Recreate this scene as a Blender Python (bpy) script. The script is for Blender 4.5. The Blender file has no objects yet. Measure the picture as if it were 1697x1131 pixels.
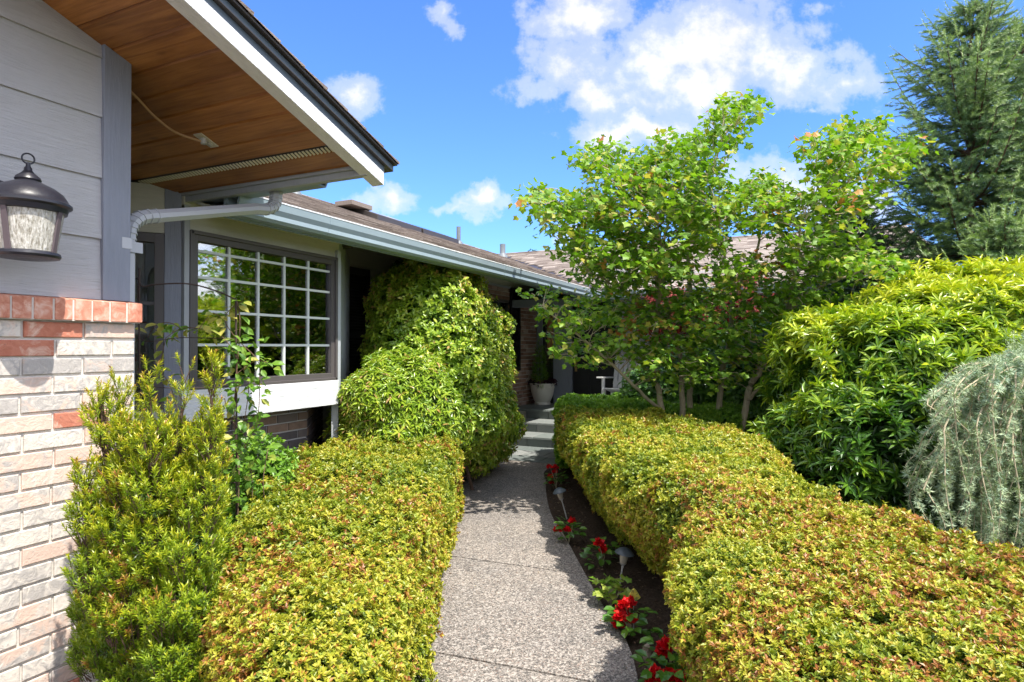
import bpy, math, random
import numpy as np
R = math.radians
rng = np.random.default_rng(7)
random.seed(7)
scene = bpy.context.scene
COL = scene.collection
# ------------------------------------------------------------------ camera
EYE = 1.45
FPX, PITCH, YAW = 1020.0, R(0.59), R(25.3)
cam = bpy.data.cameras.new("camera"); camo = bpy.data.objects.new("camera", cam); COL.objects.link(camo)
camo.location = (0, 0, EYE); camo.rotation_euler = (math.pi/2 + PITCH, 0, YAW)
cam.sensor_width = 36.0; cam.lens = 36.0*FPX/1697.0; cam.clip_start = 0.05; cam.clip_end = 2000
scene.camera = camo
Cc = np.array([0, 0, EYE])
Rv = np.array([math.cos(YAW), math.sin(YAW), 0.0])
Fh = np.array([-math.sin(YAW), math.cos(YAW), 0.0]); Zv = np.array([0, 0, 1.0])
Fv = Fh*math.cos(PITCH) + Zv*math.sin(PITCH); Uv = Zv*math.cos(PITCH) - Fh*math.sin(PITCH)
def ray(px, py): return Fv + (px-848.5)/FPX*Rv + (565.5-py)/FPX*Uv
def P(px, py, d): return Cc + d*ray(px, py)
def onX(px, py, X): r = ray(px, py); return Cc + r*(X/r[0])
def onY(px, py, Y): r = ray(px, py); return Cc + r*(Y/r[1])
def onZ(px, py, Z): r = ray(px, py); return Cc + r*((Z-EYE)/r[2])
# ------------------------------------------------------------------ light
SUNV = np.array([-1.0, 0.42, -1.90]); SUNV /= np.linalg.norm(SUNV)
from mathutils import Vector
sl = bpy.data.lights.new("sun", 'SUN'); sl.energy = 4.1; sl.angle = R(0.53); sl.color = (1.0, 0.95, 0.86)
so = bpy.data.objects.new("sun", sl); COL.objects.link(so)
so.rotation_euler = Vector(SUNV).to_track_quat('-Z', 'Y').to_euler(); so.location = (8, -3, 14)
scene.view_settings.view_transform = 'Standard'; scene.view_settings.look = 'None'
scene.view_settings.exposure = 1.08; scene.view_settings.gamma = 1.0
scene.view_settings.use_curve_mapping = False
scene.cycles.max_bounces = 8; scene.cycles.transparent_max_bounces = 10
scene.cycles.diffuse_bounces = 5; scene.cycles.glossy_bounces = 3

class NT:
    def __init__(s, tree): s.t = tree; s.n = tree.nodes; s.l = tree.links
    def new(s, typ, **kw):
        n = s.n.new(typ)
        for k, v in kw.items(): setattr(n, k, v)
        return n
    def put(s, sock, v):
        if v is None: return
        if isinstance(v, bpy.types.NodeSocket): s.l.new(v, sock)
        else: sock.default_value = v
    def math(s, op, a, b=None, c=None, clamp=False):
        n = s.new('ShaderNodeMath', operation=op, use_clamp=clamp); s.put(n.inputs[0], a); s.put(n.inputs[1], b)
        if c is not None: s.put(n.inputs[2], c)
        return n.outputs[0]
    def vmath(s, op, a, b=None, out=0):
        n = s.new('ShaderNodeVectorMath', operation=op); s.put(n.inputs[0], a); s.put(n.inputs[1], b); return n.outputs[out]
    def ramp(s, f, stops, interp='LINEAR'):
        n = s.new('ShaderNodeValToRGB'); s.put(n.inputs[0], f); r = n.color_ramp; r.interpolation = interp
        while len(r.elements) < len(stops): r.elements.new(0.5)
        for e, (p, c) in zip(r.elements, stops):
            e.position = p; e.color = (c[0], c[1], c[2], 1) if not isinstance(c, (int, float)) else (c, c, c, 1)
        return n.outputs[0]
    def mix(s, f, a, b, mode='MIX'):
        n = s.new('ShaderNodeMix', data_type='RGBA', blend_type=mode)
        s.put(n.inputs[0], f)
        for i, v in ((6, a), (7, b)):
            if isinstance(v, tuple) and len(v) == 3: v = (*v, 1)
            s.put(n.inputs[i], v)
        return n.outputs[2]
    def noise(s, vec, scale, detail=4, rough=.55, dist=0.0, out=0):
        n = s.new('ShaderNodeTexNoise'); s.put(n.inputs['Vector'], vec); s.put(n.inputs['Scale'], scale)
        n.inputs['Detail'].default_value = detail; n.inputs['Roughness'].default_value = rough
        n.inputs['Distortion'].default_value = dist; return n.outputs[out]
    def coord(s, sc=(1, 1, 1)):
        c = s.new('ShaderNodeTexCoord').outputs['Object']
        return s.mapv(c, sc)
    def mapv(s, c, sc=(1, 1, 1), loc=(0, 0, 0)):
        m = s.new('ShaderNodeMapping'); s.put(m.inputs[0], c); m.inputs['Scale'].default_value = sc
        m.inputs['Location'].default_value = loc; return m.outputs[0]
    def attr(s, name): return s.new('ShaderNodeAttribute', attribute_name=name).outputs['Fac']
    def bump(s, h, strength=.3, dist=.01):
        n = s.new('ShaderNodeBump'); s.put(n.inputs['Height'], h); n.inputs['Strength'].default_value = strength
        n.inputs['Distance'].default_value = dist; return n.outputs[0]

# world: Nishita sky with broken cumulus mixed in by direction
world = bpy.data.worlds.new("World"); scene.world = world; world.use_nodes = True
w = NT(world.node_tree); w.n.clear()
sky = w.new('ShaderNodeTexSky', sky_type='NISHITA'); sky.sun_disc = False
sky.sun_elevation = math.asin(-SUNV[2]); sky.sun_rotation = math.atan2(-SUNV[0], -SUNV[1])
sky.air_density = 1.0; sky.dust_density = 0.35; sky.ozone_density = 3.0
tc = w.new('ShaderNodeTexCoord').outputs['Generated']
def wdot(v):
    return w.vmath('DOT_PRODUCT', tc, tuple(v), out=1)
df = w.math('MAXIMUM', wdot(Fh), 0.05)
cu = w.math('DIVIDE', wdot(Rv), df); cv = w.math('DIVIDE', wdot(Zv), df)
cn = w.new('ShaderNodeCombineXYZ'); w.put(cn.inputs[0], cu); w.put(cn.inputs[1], cv); cuv = cn.outputs[0]
n1 = w.new('ShaderNodeTexNoise'); w.put(n1.inputs['Vector'], cuv); n1.inputs['Scale'].default_value = 9; n1.inputs['Detail'].default_value = 6
n1.inputs['Roughness'].default_value = .6
wob = w.vmath('SCALE', w.vmath('SUBTRACT', n1.outputs[1], (.5, .5, .5)), None); wob.node.inputs['Scale'].default_value = .13
cuv2 = w.vmath('ADD', cuv, wob)
CL = [(965,22,100,40,1.0),(945,105,70,75,1),(985,150,80,45,1),(900,160,55,30,.7),(1180,70,150,75,1.1),(1140,130,130,70,1.05),
      (1090,100,70,50,.95),(1300,110,110,55,1),(1400,150,55,40,.9),(1340,20,60,25,.6),(1050,160,90,40,.8),
      (1050,215,90,32,1.1),(1130,215,60,28,.7),(585,155,52,42,.85),(735,20,35,38,.7),(638,328,52,27,.95),(795,338,36,26,1.0),(765,346,30,12,.7),
      (728,336,30,16,.55),(1330,310,150,55,.95),(1440,340,60,70,.9),(1230,280,70,26,.7),(1195,215,36,16,.5),(1345,178,20,12,.5),
      (935,385,30,22,.7),(1100,330,120,45,.6),(1690,260,60,40,.6),(430,-60,120,50,.6)]
acc = None
for (px, py, a, b, g) in CL:
    u0, v0 = (px-848.5)/FPX, (576-py)/FPX
    d = w.vmath('MULTIPLY', w.vmath('SUBTRACT', cuv2, (u0, v0, 0)), (FPX/a, FPX/b, 0))
    ln = w.vmath('LENGTH', d, out=1)
    m = w.math('MULTIPLY_ADD', ln, -.5*g, 1.0*g) ; m = w.math('MAXIMUM', m, 0.0)
    acc = m if acc is None else w.math('MAXIMUM', acc, m)
n2 = w.noise(cuv, 16, 7, .62)
dens = w.math('ADD', acc, w.math('MULTIPLY_ADD', n2, 1.1, -.55))
mask = w.ramp(dens, [(0, 0), (.34, 0), (.60, .42), (1.0, 1)], 'EASE')
# elsewhere in the sky: unseen cloud, added denser and brighter to fill the shade
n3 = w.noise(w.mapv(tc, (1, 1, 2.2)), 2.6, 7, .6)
fill_cloud = w.ramp(n3, [(0, 0), (.36, 0), (.50, 1)])
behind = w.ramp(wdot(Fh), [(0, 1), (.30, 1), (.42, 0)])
mask = w.math('MAXIMUM', mask, w.math('MULTIPLY', fill_cloud, behind))
up = w.ramp(w.vmath('DOT_PRODUCT', tc, (0, 0, 1), out=1), [(0, 0), (.02, 1)])
mask = w.math('MULTIPLY', mask, up)
skyc = w.mix(1.0, sky.outputs[0], (.45, .67, 1.06), 'MULTIPLY')
lum = w.math('MULTIPLY_ADD', w.noise(cuv, 7, 5, .6), 1.2, 2.9)
cc = w.new('ShaderNodeCombineXYZ'); w.put(cc.inputs[0], lum); w.put(cc.inputs[1], w.math('MULTIPLY', lum, 1.0)); w.put(cc.inputs[2], w.math('MULTIPLY', lum, 1.06))
bright = w.vmath('SCALE', cc.outputs[0], None); w.put(bright.node.inputs['Scale'], w.math('MULTIPLY_ADD', behind, .9, 1.0))  # cloud out of view is boosted to lift the shade
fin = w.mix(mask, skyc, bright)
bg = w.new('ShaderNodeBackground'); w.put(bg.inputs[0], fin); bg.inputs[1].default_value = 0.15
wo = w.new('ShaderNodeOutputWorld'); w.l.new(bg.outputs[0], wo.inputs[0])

# ------------------------------------------------------------------ mesh helpers
def link(o, parent=None):
    COL.objects.link(o)
    if parent is not None: o.parent = parent
    return o
def tag(o, label=None, cat=None, group=None, kind=None):
    if label: o['label'] = label
    if cat: o['category'] = cat
    if group: o['group'] = group
    if kind: o['kind'] = kind
    return o
def empty(name, loc, label=None, cat=None, group=None, parent=None):
    o = bpy.data.objects.new(name, None); o.empty_display_size = .1
    o.location = tuple(loc); link(o, parent); return tag(o, label, cat, group)
def mesh_np(name, V, F_tpl_or_faces, mat, parent=None, tone=None, smooth=False, origin=(0, 0, 0)):
    """V (n,3); faces = list of (array of (m,k) vertex ids)"""
    me = bpy.data.meshes.new(name)
    V = np.asarray(V, dtype=np.float64)
    po = np.array(origin, dtype=float)
    if parent is not None and parent.type == 'EMPTY': po = np.array(parent.location)
    elif parent is not None: po = np.array(parent.get('_o', (0, 0, 0)))
    me.vertices.add(len(V)); me.vertices.foreach_set('co', (V-po).astype(np.float32).ravel())
    loops = np.concatenate([f.ravel() for f in F_tpl_or_faces]).astype(np.int32)
    cnt = np.concatenate([np.full(f.shape[0], f.shape[1]) for f in F_tpl_or_faces])
    st = np.concatenate([[0], np.cumsum(cnt)[:-1]]).astype(np.int32)
    me.loops.add(len(loops)); me.loops.foreach_set('vertex_index', loops)
    me.polygons.add(len(cnt)); me.polygons.foreach_set('loop_start', st)
    me.polygons.foreach_set('use_smooth', np.full(len(cnt), smooth, dtype=bool))
    if tone is not None:
        a = me.attributes.new('tone', 'FLOAT', 'POINT'); a.data.foreach_set('value', np.asarray(tone, dtype=np.float32))
    me.update(calc_edges=True); me.validate()
    if mat is not None: me.materials.append(mat)
    o = bpy.data.objects.new(name, me); link(o, parent)
    if parent is None: o.location = tuple(po)
    o['_o'] = tuple(float(x) for x in po)
    return o
class MB:
    def __init__(s): s.v = []; s.f = []; s.t = []
    def add(s, vs, fs, tone=.5):
        b = len(s.v); s.v += [tuple(map(float, p)) for p in vs]; s.f += [[b+i for i in f] for f in fs]; s.t += [tone]*len(vs); return s
    def box(s, x0, x1, y0, y1, z0, z1, tone=.5):
        if x0 > x1: x0, x1 = x1, x0
        if y0 > y1: y0, y1 = y1, y0
        vs = [(x, y, z) for x in (x0, x1) for y in (y0, y1) for z in (z0, z1)]
        return s.add(vs, [(0, 1, 3, 2), (4, 6, 7, 5), (0, 4, 5, 1), (2, 3, 7, 6), (0, 2, 6, 4), (1, 5, 7, 3)], tone)
    def obox(s, c, ax, ay, az, tone=.5):
        c, ax, ay, az = map(np.array, (c, ax, ay, az))
        vs = [c+i*ax+j*ay+k*az for i in (-1, 1) for j in (-1, 1) for k in (-1, 1)]
        return s.add(vs, [(0, 1, 3, 2), (4, 6, 7, 5), (0, 4, 5, 1), (2, 3, 7, 6), (0, 2, 6, 4), (1, 5, 7, 3)], tone)
    def sweep(s, prof, A, B, ax, ay, tone=.5, closed=True):
        A, B, ax, ay = map(lambda q: np.array(q, float), (A, B, ax, ay)); n = len(prof)
        vs = [A+p[0]*ax+p[1]*ay for p in prof]+[B+p[0]*ax+p[1]*ay for p in prof]
        fs = [(i, (i+1) % n, n+(i+1) % n, n+i) for i in range(n if closed else n-1)]
        if closed: fs += [tuple(range(n))[::-1], tuple(range(n, 2*n))]
        return s.add(vs, fs, tone)
    def slab(s, pts, th, tone=.5):
        """polygon pts (3d) extruded along -z by th"""
        n = len(pts); vs = [tuple(p) for p in pts]+[(p[0], p[1], p[2]-th) for p in pts]
        return s.add(vs, [tuple(range(n)), tuple(range(2*n-1, n-1, -1))]+[(i, n+i, n+(i+1) % n, (i+1) % n) for i in range(n)], tone)
    def tube(s, pts, rad, k=7, tone=.5, cap=True, flat=None):
        pts = [np.array(p, float) for p in pts]; n = len(pts)
        rad = [rad]*n if isinstance(rad, (int, float)) else list(rad)
        up = np.array([.31, .17, .93]); vs = []
        for i, p in enumerate(pts):
            d = pts[min(i+1, n-1)]-pts[max(i-1, 0)]; d = d/(np.linalg.norm(d)+1e-9)
            a = np.cross(d, up); a /= np.linalg.norm(a)+1e-9; b = np.cross(d, a)
            for j in range(k):
                t = 2*math.pi*j/k; vs.append(p+rad[i]*(math.cos(t)*a+math.sin(t)*b))
        fs = [(i*k+j, i*k+(j+1) % k, (i+1)*k+(j+1) % k, (i+1)*k+j) for i in range(n-1) for j in range(k)]
        if cap: fs += [tuple(range(k))[::-1], tuple(range((n-1)*k, n*k))]
        return s.add(vs, fs, tone)
    def lathe(s, prof, c, k=32, tone=.5, axis=(0, 0, 1)):
        c = np.array(c, float); vs = []; n = len(prof)
        for (r, z) in prof:
            for j in range(k):
                t = 2*math.pi*j/k; vs.append(c+np.array([r*math.cos(t), r*math.sin(t), z]))
        fs = [(i*k+j, i*k+(j+1) % k, (i+1)*k+(j+1) % k, (i+1)*k+j) for i in range(n-1) for j in range(k)]
        return s.add(vs, fs, tone)
    def build(s, name, mat, parent=None, smooth=False, bevel=0, origin=(0, 0, 0), solid=0):
        groups = {}
        for f in s.f: groups.setdefault(len(f), []).append(f)
        o = mesh_np(name, np.array(s.v), [np.array(g) for g in groups.values()], mat, parent, s.t, smooth, origin)
        if bevel:
            m = o.modifiers.new('bevel', 'BEVEL'); m.width = bevel; m.segments = 2; m.limit_method = 'ANGLE'
        if smooth:
            try:
                m = o.modifiers.new('es', 'EDGE_SPLIT'); m.split_angle = R(40)
            except Exception: pass
        if solid:
            m = o.modifiers.new('solid', 'SOLIDIFY'); m.thickness = solid
        return o
def smooth_path(pts, n=6):
    pts = [np.array(p, float) for p in pts]; out = []
    for i in range(len(pts)-1):
        p0 = pts[max(i-1, 0)]; p1 = pts[i]; p2 = pts[i+1]; p3 = pts[min(i+2, len(pts)-1)]
        for k in range(n):
            t = k/n; out.append(.5*((2*p1)+(-p0+p2)*t+(2*p0-5*p1+4*p2-p3)*t*t+(-p0+3*p1-3*p2+p3)*t**3))
    out.append(pts[-1]); return out

# ------------------------------------------------------------------ materials
MATS = {}
def pmat(name, col=(.5, .5, .5), rough=.6, metal=0, spec=.5, build=None):
    if name in MATS: return MATS[name]
    m = bpy.data.materials.new(name); m.use_nodes = True; t = NT(m.node_tree)
    b = t.n['Principled BSDF']; b.inputs['Roughness'].default_value = rough; b.inputs['Metallic'].default_value = metal
    b.inputs['Specular IOR Level'].default_value = spec
    b.inputs['Base Color'].default_value = (*col, 1)
    if build: build(t, b)
    MATS[name] = m; return m
def weathered(col, var=.16, sc=3.0, grain=None, bump=.15, rough=.55):
    """paint or plain surface with soft colour wander, fine specks and a grain"""
    def f(t, b):
        c = t.coord()
        n = t.noise(c, sc, 5, .6); n2 = t.noise(c, sc*14, 4, .7)
        k = t.math('ADD', t.math('MULTIPLY_ADD', n, var*2, 1-var), t.math('MULTIPLY_ADD', n2, var*.8, -var*.4))
        v = t.vmath('SCALE', tuple(col), None); t.put(v.node.inputs['Scale'], k)
        t.put(b.inputs['Base Color'], v)
        if grain:
            h = t.noise(t.coord(grain), 1.0, 6, .7, .6); t.put(v.node.inputs['Scale'], t.math('ADD', k, t.math('MULTIPLY_ADD', h, .36, -.18)))
        else: h = n2
        t.put(b.inputs['Normal'], t.bump(h, bump, .01))
        t.put(b.inputs['Roughness'], t.math('MULTIPLY_ADD', n2, .3, rough-.12))
    return f
M_siding = pmat('painted_siding', build=weathered((.475, .475, .49), .10, 2.2, (5, 9, 130), .7, .5))
M_bounce_siding = pmat('bounce_lightened_siding', build=weathered((.52, .51, .43), .10, 2.2, (7, 7, 80), .4, .6))  # siding colour lightened to stand in for light bounced off the hedges
M_trim = pmat('grey_trim', build=weathered((.225, .245, .30), .12, 3, (60, 60, 6), .4, .5))
M_lighttrim = pmat('light_trim', build=weathered((.36, .38, .41), .10, 3, (50, 50, 6), .3, .5))
M_white = pmat('white_painted_wood', build=weathered((.70, .71, .73), .08, 3, (45, 8, 60), .8, .5))
M_shade_fascia = pmat('shade_darkened_fascia', build=weathered((.085, .115, .145), .10, 3, None, .1, .45))  # blue grey fascia darkened further to stand in for shade under the shingles
M_pipe = pmat('grey_vent_pipe', build=weathered((.13, .15, .17), .2, 8, None, .05, .5))
M_gutter = pmat('painted_gutter', build=weathered((.25, .32, .36), .13, 2.0, None, .04, .38))
M_down = pmat('painted_downspout', build=weathered((.46, .48, .52), .10, 4.0, None, .06, .4))
M_dark = pmat('dark_bronze', build=weathered((.045, .038, .036), .15, 6, None, .05, .4))
M_black = pmat('black_shutter', build=weathered((.010, .011, .013), .2, 6, None, .1, .45))
M_frame = pmat('bronze_window_frame', build=weathered((.085, .075, .075), .10, 5, None, .05, .4))
M_muntin = pmat('white_muntin', (.62, .66, .64), .4)
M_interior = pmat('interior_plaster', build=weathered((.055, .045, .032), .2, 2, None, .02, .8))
M_cable = pmat('tan_cable', (.45, .27, .14), .5)
M_blackcable = pmat('black_cable', (.012, .012, .012), .5)
M_metal = pmat('galvanised', build=weathered((.42, .42, .40), .2, 12, None, .1, .4))
M_rust = pmat('rusty_rod', build=weathered((.05, .03, .025), .3, 30, None, .3, .7))
def soffitm(t, b):
    c = t.coord((1.2, 22, 22)); tn = t.attr('tone')
    off = t.new('ShaderNodeCombineXYZ'); t.put(off.inputs[0], t.math('MULTIPLY', tn, 37.0)); cc_ = t.vmath('ADD', c, off.outputs[0])
    g = t.noise(cc_, 1.6, 7, .62, 1.6); g2 = t.noise(t.vmath('ADD', t.coord((2.5, 8, 8)), off.outputs[0]), 1.0, 3, .5, 1.0)
    k = t.math('ADD', t.math('MULTIPLY', g, .62), t.math('MULTIPLY', g2, .38))
    col = t.ramp(k, [(.28, (.16, .055, .012)), (.45, (.32, .125, .030)), (.6, (.45, .19, .050)), (.78, (.58, .28, .085))])
    v = t.mix(1.0, col, t.ramp(tn, [(0, .70), (1, 1.2)]), 'MULTIPLY')
    kn = t.new('ShaderNodeTexVoronoi'); t.put(kn.inputs['Vector'], t.coord((2.2, 6, 6))); kn.inputs['Scale'].default_value = 1.3
    v = t.mix(t.ramp(kn.outputs['Distance'], [(0, .8), (.07, .35), (.12, 0)]), v, (.09, .028, .008))
    t.put(b.inputs['Base Color'], v); t.put(b.inputs['Normal'], t.bump(g, .25, .004))
M_soffit = pmat('stained_cedar_board', rough=.42, build=soffitm)
def shingle(t, b):
    c = t.coord(); tn = t.attr('tone')
    n = t.noise(c, 90, 3, .8); n2 = t.noise(c, 5, 4, .6)
    k = t.math('ADD', t.math('MULTIPLY', tn, .55), t.math('ADD', t.math('MULTIPLY', n, .5), t.math('MULTIPLY_ADD', n2, .3, -.15)))
    t.put(b.inputs['Base Color'], t.ramp(k, [(.12, (.12, .095, .08)), (.5, (.24, .20, .175)), (.95, (.42, .37, .33))]))
    t.put(b.inputs['Normal'], t.bump(n, .8, .01))
M_shingle = pmat('asphalt_shingle', rough=.95, spec=.2, build=shingle)
def nearbrick(t, b):
    c = t.coord(); tn = t.attr('tone'); off = t.new('ShaderNodeCombineXYZ'); t.put(off.inputs[0], t.math('MULTIPLY', tn, 91.0)); cc_ = t.vmath('ADD', c, off.outputs[0])
    big = t.noise(cc_, 11, 5, .62, .8); fine = t.noise(cc_, 70, 5, .7); mid = t.noise(cc_, 26, 5, .65, 1.2)
    white = t.mix(big, (.56, .50, .43), (.73, .67, .60))
    grey = t.mix(fine, (.24, .22, .21), (.50, .47, .44))
    pink = t.mix(mid, (.58, .37, .28), (.72, .56, .46))
    h1 = t.math('FRACT', t.math('MULTIPLY', tn, 17.3)); h2 = t.math('FRACT', t.math('MULTIPLY', tn, 41.7))
    col = t.mix(t.ramp(t.math('ADD', mid, t.math('MULTIPLY_ADD', h1, .30, -.13)), [(.40, 0), (.58, .85)]), white, grey)
    col = t.mix(t.ramp(t.math('ADD', big, t.math('MULTIPLY_ADD', h2, .40, -.20)), [(.54, 0), (.66, .80)]), col, pink)
    red = t.mix(mid, (.33, .085, .05), (.60, .27, .18))
    isred = t.ramp(tn, [(.85, 0), (.87, 1)])
    col = t.mix(isred, col, t.mix(t.ramp(big, [(.52, 0), (.62, .8)]), red, pink))
    col = t.mix(t.ramp(fine, [(.63, 0), (.70, .6)]), col, (.14, .13, .13))
    t.put(b.inputs['Base Color'], col)
    t.put(b.inputs['Normal'], t.bump(t.math('ADD', mid, t.math('MULTIPLY', fine, .5)), .7, .006))
M_brick = pmat('whitewashed_brick', rough=.9, spec=.25, build=nearbrick)
def ledgebrick(t, b):
    c = t.coord(); tn = t.attr('tone'); off = t.new('ShaderNodeCombineXYZ'); t.put(off.inputs[0], t.math('MULTIPLY', tn, 57.0)); cc_ = t.vmath('ADD', c, off.outputs[0])
    mid = t.noise(cc_, 22, 5, .65, 1.0); fine = t.noise(cc_, 90, 4, .7)
    col = t.ramp(mid, [(.3, (.40, .13, .08)), (.5, (.56, .25, .17)), (.68, (.68, .45, .36))])
    col = t.mix(t.ramp(fine, [(.66, 0), (.74, .6)]), col, (.15, .08, .07))
    t.put(b.inputs['Base Color'], col); t.put(b.inputs['Normal'], t.bump(mid, .6, .005))
M_ledge = pmat('red_ledge_brick', rough=.9, spec=.25, build=ledgebrick)
M_mortar = pmat('white_mortar', rough=.95, spec=.2, build=weathered((.72, .68, .62), .12, 20, None, .6, .95))
def farbrick(t, b):
    c = t.coord(); tn = t.attr('tone'); n = t.noise(c, 30, 4, .7)
    k = t.math('ADD', t.math('MULTIPLY', tn, .8), t.math('MULTIPLY', n, .35))
    t.put(b.inputs['Base Color'], t.ramp(k, [(.1, (.16, .09, .07)), (.45, (.26, .155, .12)), (.75, (.34, .22, .18)), (1, (.42, .34, .30))]))
    t.put(b.inputs['Normal'], t.bump(n, .5, .006))
M_farbrick = pmat('brown_brick', rough=.9, spec=.25, build=farbrick)
def baybrick(t, b):
    c = t.coord(); tn = t.attr('tone'); n = t.noise(c, 30, 4, .7)
    k = t.math('ADD', t.math('MULTIPLY', tn, .8), t.math('MULTIPLY', n, .35))
    t.put(b.inputs['Base Color'], t.ramp(k, [(.1, (.09, .08, .08)), (.5, (.17, .14, .13)), (.85, (.22, .15, .11)), (1, (.30, .20, .15))]))
    t.put(b.inputs['Normal'], t.bump(n, .5, .006))
M_baybrick = pmat('grey_brown_brick', rough=.9, spec=.25, build=baybrick)
M_farmortar = pmat('grey_mortar', rough=.95, spec=.2, build=weathered((.52, .50, .48), .12, 20, None, .5, .95))
def slate(t, b):
    c = t.coord(); tn = t.attr('tone'); n = t.noise(c, 9, 5, .65, .6); f = t.noise(c, 80, 4, .7)
    k = t.math('ADD', t.math('MULTIPLY', tn, .5), t.math('ADD', t.math('MULTIPLY', n, .4), t.math('MULTIPLY', f, .25)))
    t.put(b.inputs['Base Color'], t.ramp(k, [(.15, (.10, .12, .115)), (.5, (.17, .19, .18)), (.75, (.24, .25, .24)), (1, (.34, .33, .31))]))
    t.put(b.inputs['Normal'], t.bump(t.math('ADD', n, t.math('MULTIPLY', f, .4)), .5, .008))
M_slate = pmat('bluestone', rough=.6, build=slate)
def aggregate(t, b):
    c = t.coord(); v = t.new('ShaderNodeTexVoronoi'); t.put(v.inputs['Vector'], t.mapv(c, (1, 1, .35))); v.inputs['Scale'].default_value = 175
    v2 = t.new('ShaderNodeTexVoronoi'); t.put(v2.inputs['Vector'], t.mapv(c, (1, 1, .35))); v2.inputs['Scale'].default_value = 95
    sep = t.new('ShaderNodeSeparateColor'); t.put(sep.inputs[0], v.outputs['Color']); r = sep.outputs[0]
    sep2 = t.new('ShaderNodeSeparateColor'); t.put(sep2.inputs[0], v2.outputs['Color']); r2 = sep2.outputs[1]
    col = t.ramp(r, [(0, (.07, .065, .06)), (.22, (.18, .16, .14)), (.45, (.255, .23, .205)), (.7, (.33, .30, .265)), (.88, (.45, .415, .37)), (1, (.26, .17, .13))])
    col = t.mix(t.ramp(r2, [(.84, 0), (.86, .7)]), col, (.52, .48, .43))
    col = t.mix(t.ramp(r2, [(.10, .8), (.12, 0)]), col, (.09, .085, .08))
    big = t.noise(c, 1.6, 5, .6); col = t.mix(1.0, col, t.ramp(big, [(.3, (.80, .80, .82)), (.7, (1.12, 1.08, 1.05))]), 'MULTIPLY')
    edge = t.ramp(v.outputs['Distance'], [(.0, 1), (.55, .9), (.9, .45)]); col = t.mix(1.0, col, edge, 'MULTIPLY')
    t.put(b.inputs['Base Color'], col)
    t.put(b.inputs['Normal'], t.bump(t.math('SUBTRACT', 1.0, v.outputs['Distance']), .55, .006))
M_path = pmat('exposed_aggregate', rough=.75, build=aggregate)
M_pathcurb = pmat('path_edge', rough=.8, build=weathered((.20, .19, .18), .2, 9, None, .5, .8))
def soil(t, b):
    c = t.coord(); n = t.noise(c, 45, 6, .75); n2 = t.noise(c, .6, 4, .6); n3 = t.noise(c, 260, 3, .7)
    col = t.ramp(t.math('ADD', t.math('MULTIPLY', n, .7), t.math('MULTIPLY', n3, .3)), [(.35, (.04, .026, .018)), (.55, (.085, .06, .042)), (.72, (.17, .125, .09))])
    far = t.vmath('LENGTH', c, out=1)
    g = t.ramp(t.math('DIVIDE', far, 60.0), [(.28, 0), (.4, 1)])
    grass = t.ramp(t.math('ADD', n, t.math('MULTIPLY_ADD', n2, .5, -.25)), [(.3, (.025, .05, .012)), (.7, (.07, .12, .025))])
    t.put(b.inputs['Base Color'], t.mix(g, col, grass)); t.put(b.inputs['Normal'], t.bump(n, .9, .03))
M_soil = pmat('garden_soil', rough=.95, spec=.2, build=soil)
def glassm():
    m = bpy.data.materials.new('window_glass'); m.use_nodes = True; t = NT(m.node_tree); t.n.clear()
    tr = t.new('ShaderNodeBsdfTransparent'); tr.inputs[0].default_value = (.93, .95, .93, 1)
    gl = t.new('ShaderNodeBsdfGlossy'); gl.inputs['Roughness'].default_value = .0; gl.inputs[0].default_value = (.95, .97, 1, 1)
    fr = t.new('ShaderNodeFresnel'); fr.inputs[0].default_value = 1.5
    nz = t.noise(t.coord((1, 1, 1)), 2.2, 2, .5); bp = t.bump(nz, .04, .02); t.put(gl.inputs['Normal'], bp)
    f = t.math('MULTIPLY_ADD', fr.outputs[0], 2.6, .08, clamp=True)
    mx = t.new('ShaderNodeMixShader'); t.put(mx.inputs[0], f); t.l.new(tr.outputs[0], mx.inputs[1]); t.l.new(gl.outputs[0], mx.inputs[2])
    o = t.new('ShaderNodeOutputMaterial'); t.l.new(mx.outputs[0], o.inputs[0]); return m
M_glass = glassm()
def leafm(name, stops, trans=.30, rough=.42, spec=.5, tint=(1.0, 1.15, .45)):
    m = bpy.data.materials.new(name); m.use_nodes = True; t = NT(m.node_tree); t.n.clear()
    tn = t.attr('tone'); col = t.ramp(tn, stops)
    b = t.new('ShaderNodeBsdfPrincipled'); t.put(b.inputs['Base Color'], col); b.inputs['Roughness'].default_value = rough
    b.inputs['Specular IOR Level'].default_value = spec
    tl = t.new('ShaderNodeBsdfTranslucent'); t.put(tl.inputs[0], t.mix(1.0, col, (*tint, 1), 'MULTIPLY'))
    mx = t.new('ShaderNodeMixShader'); mx.inputs[0].default_value = trans; t.l.new(b.outputs[0], mx.inputs[1]); t.l.new(tl.outputs[0], mx.inputs[2])
    o = t.new('ShaderNodeOutputMaterial'); t.l.new(mx.outputs[0], o.inputs[0]); return m
L_hedge = leafm('azalea_hedge_leaf', [(0, (.03, .07, .010)), (.22, (.09, .155, .012)), (.45, (.20, .27, .018)), (.68, (.36, .36, .024)), (.84, (.50, .45, .05)), (.88, (.42, .21, .04)), (1, (.28, .10, .025))], .30)
L_box = leafm('green_hedge_leaf', [(0, (.04, .10, .012)), (.5, (.14, .30, .02)), (1, (.30, .46, .04))], .32)
L_yew = leafm('yew_needle', [(0, (.03, .07, .012)), (.3, (.10, .20, .014)), (.62, (.26, .36, .015)), (.92, (.50, .47, .02)), (.965, (.46, .34, .04)), (1, (.34, .16, .04))], .25, .38)
L_vine = leafm('climbing_shrub_leaf', [(0, (.04, .10, .012)), (.4, (.13, .25, .018)), (.75, (.30, .42, .03)), (.92, (.46, .50, .06)), (1, (.46, .28, .10))], .28, .33, .6)
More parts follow.
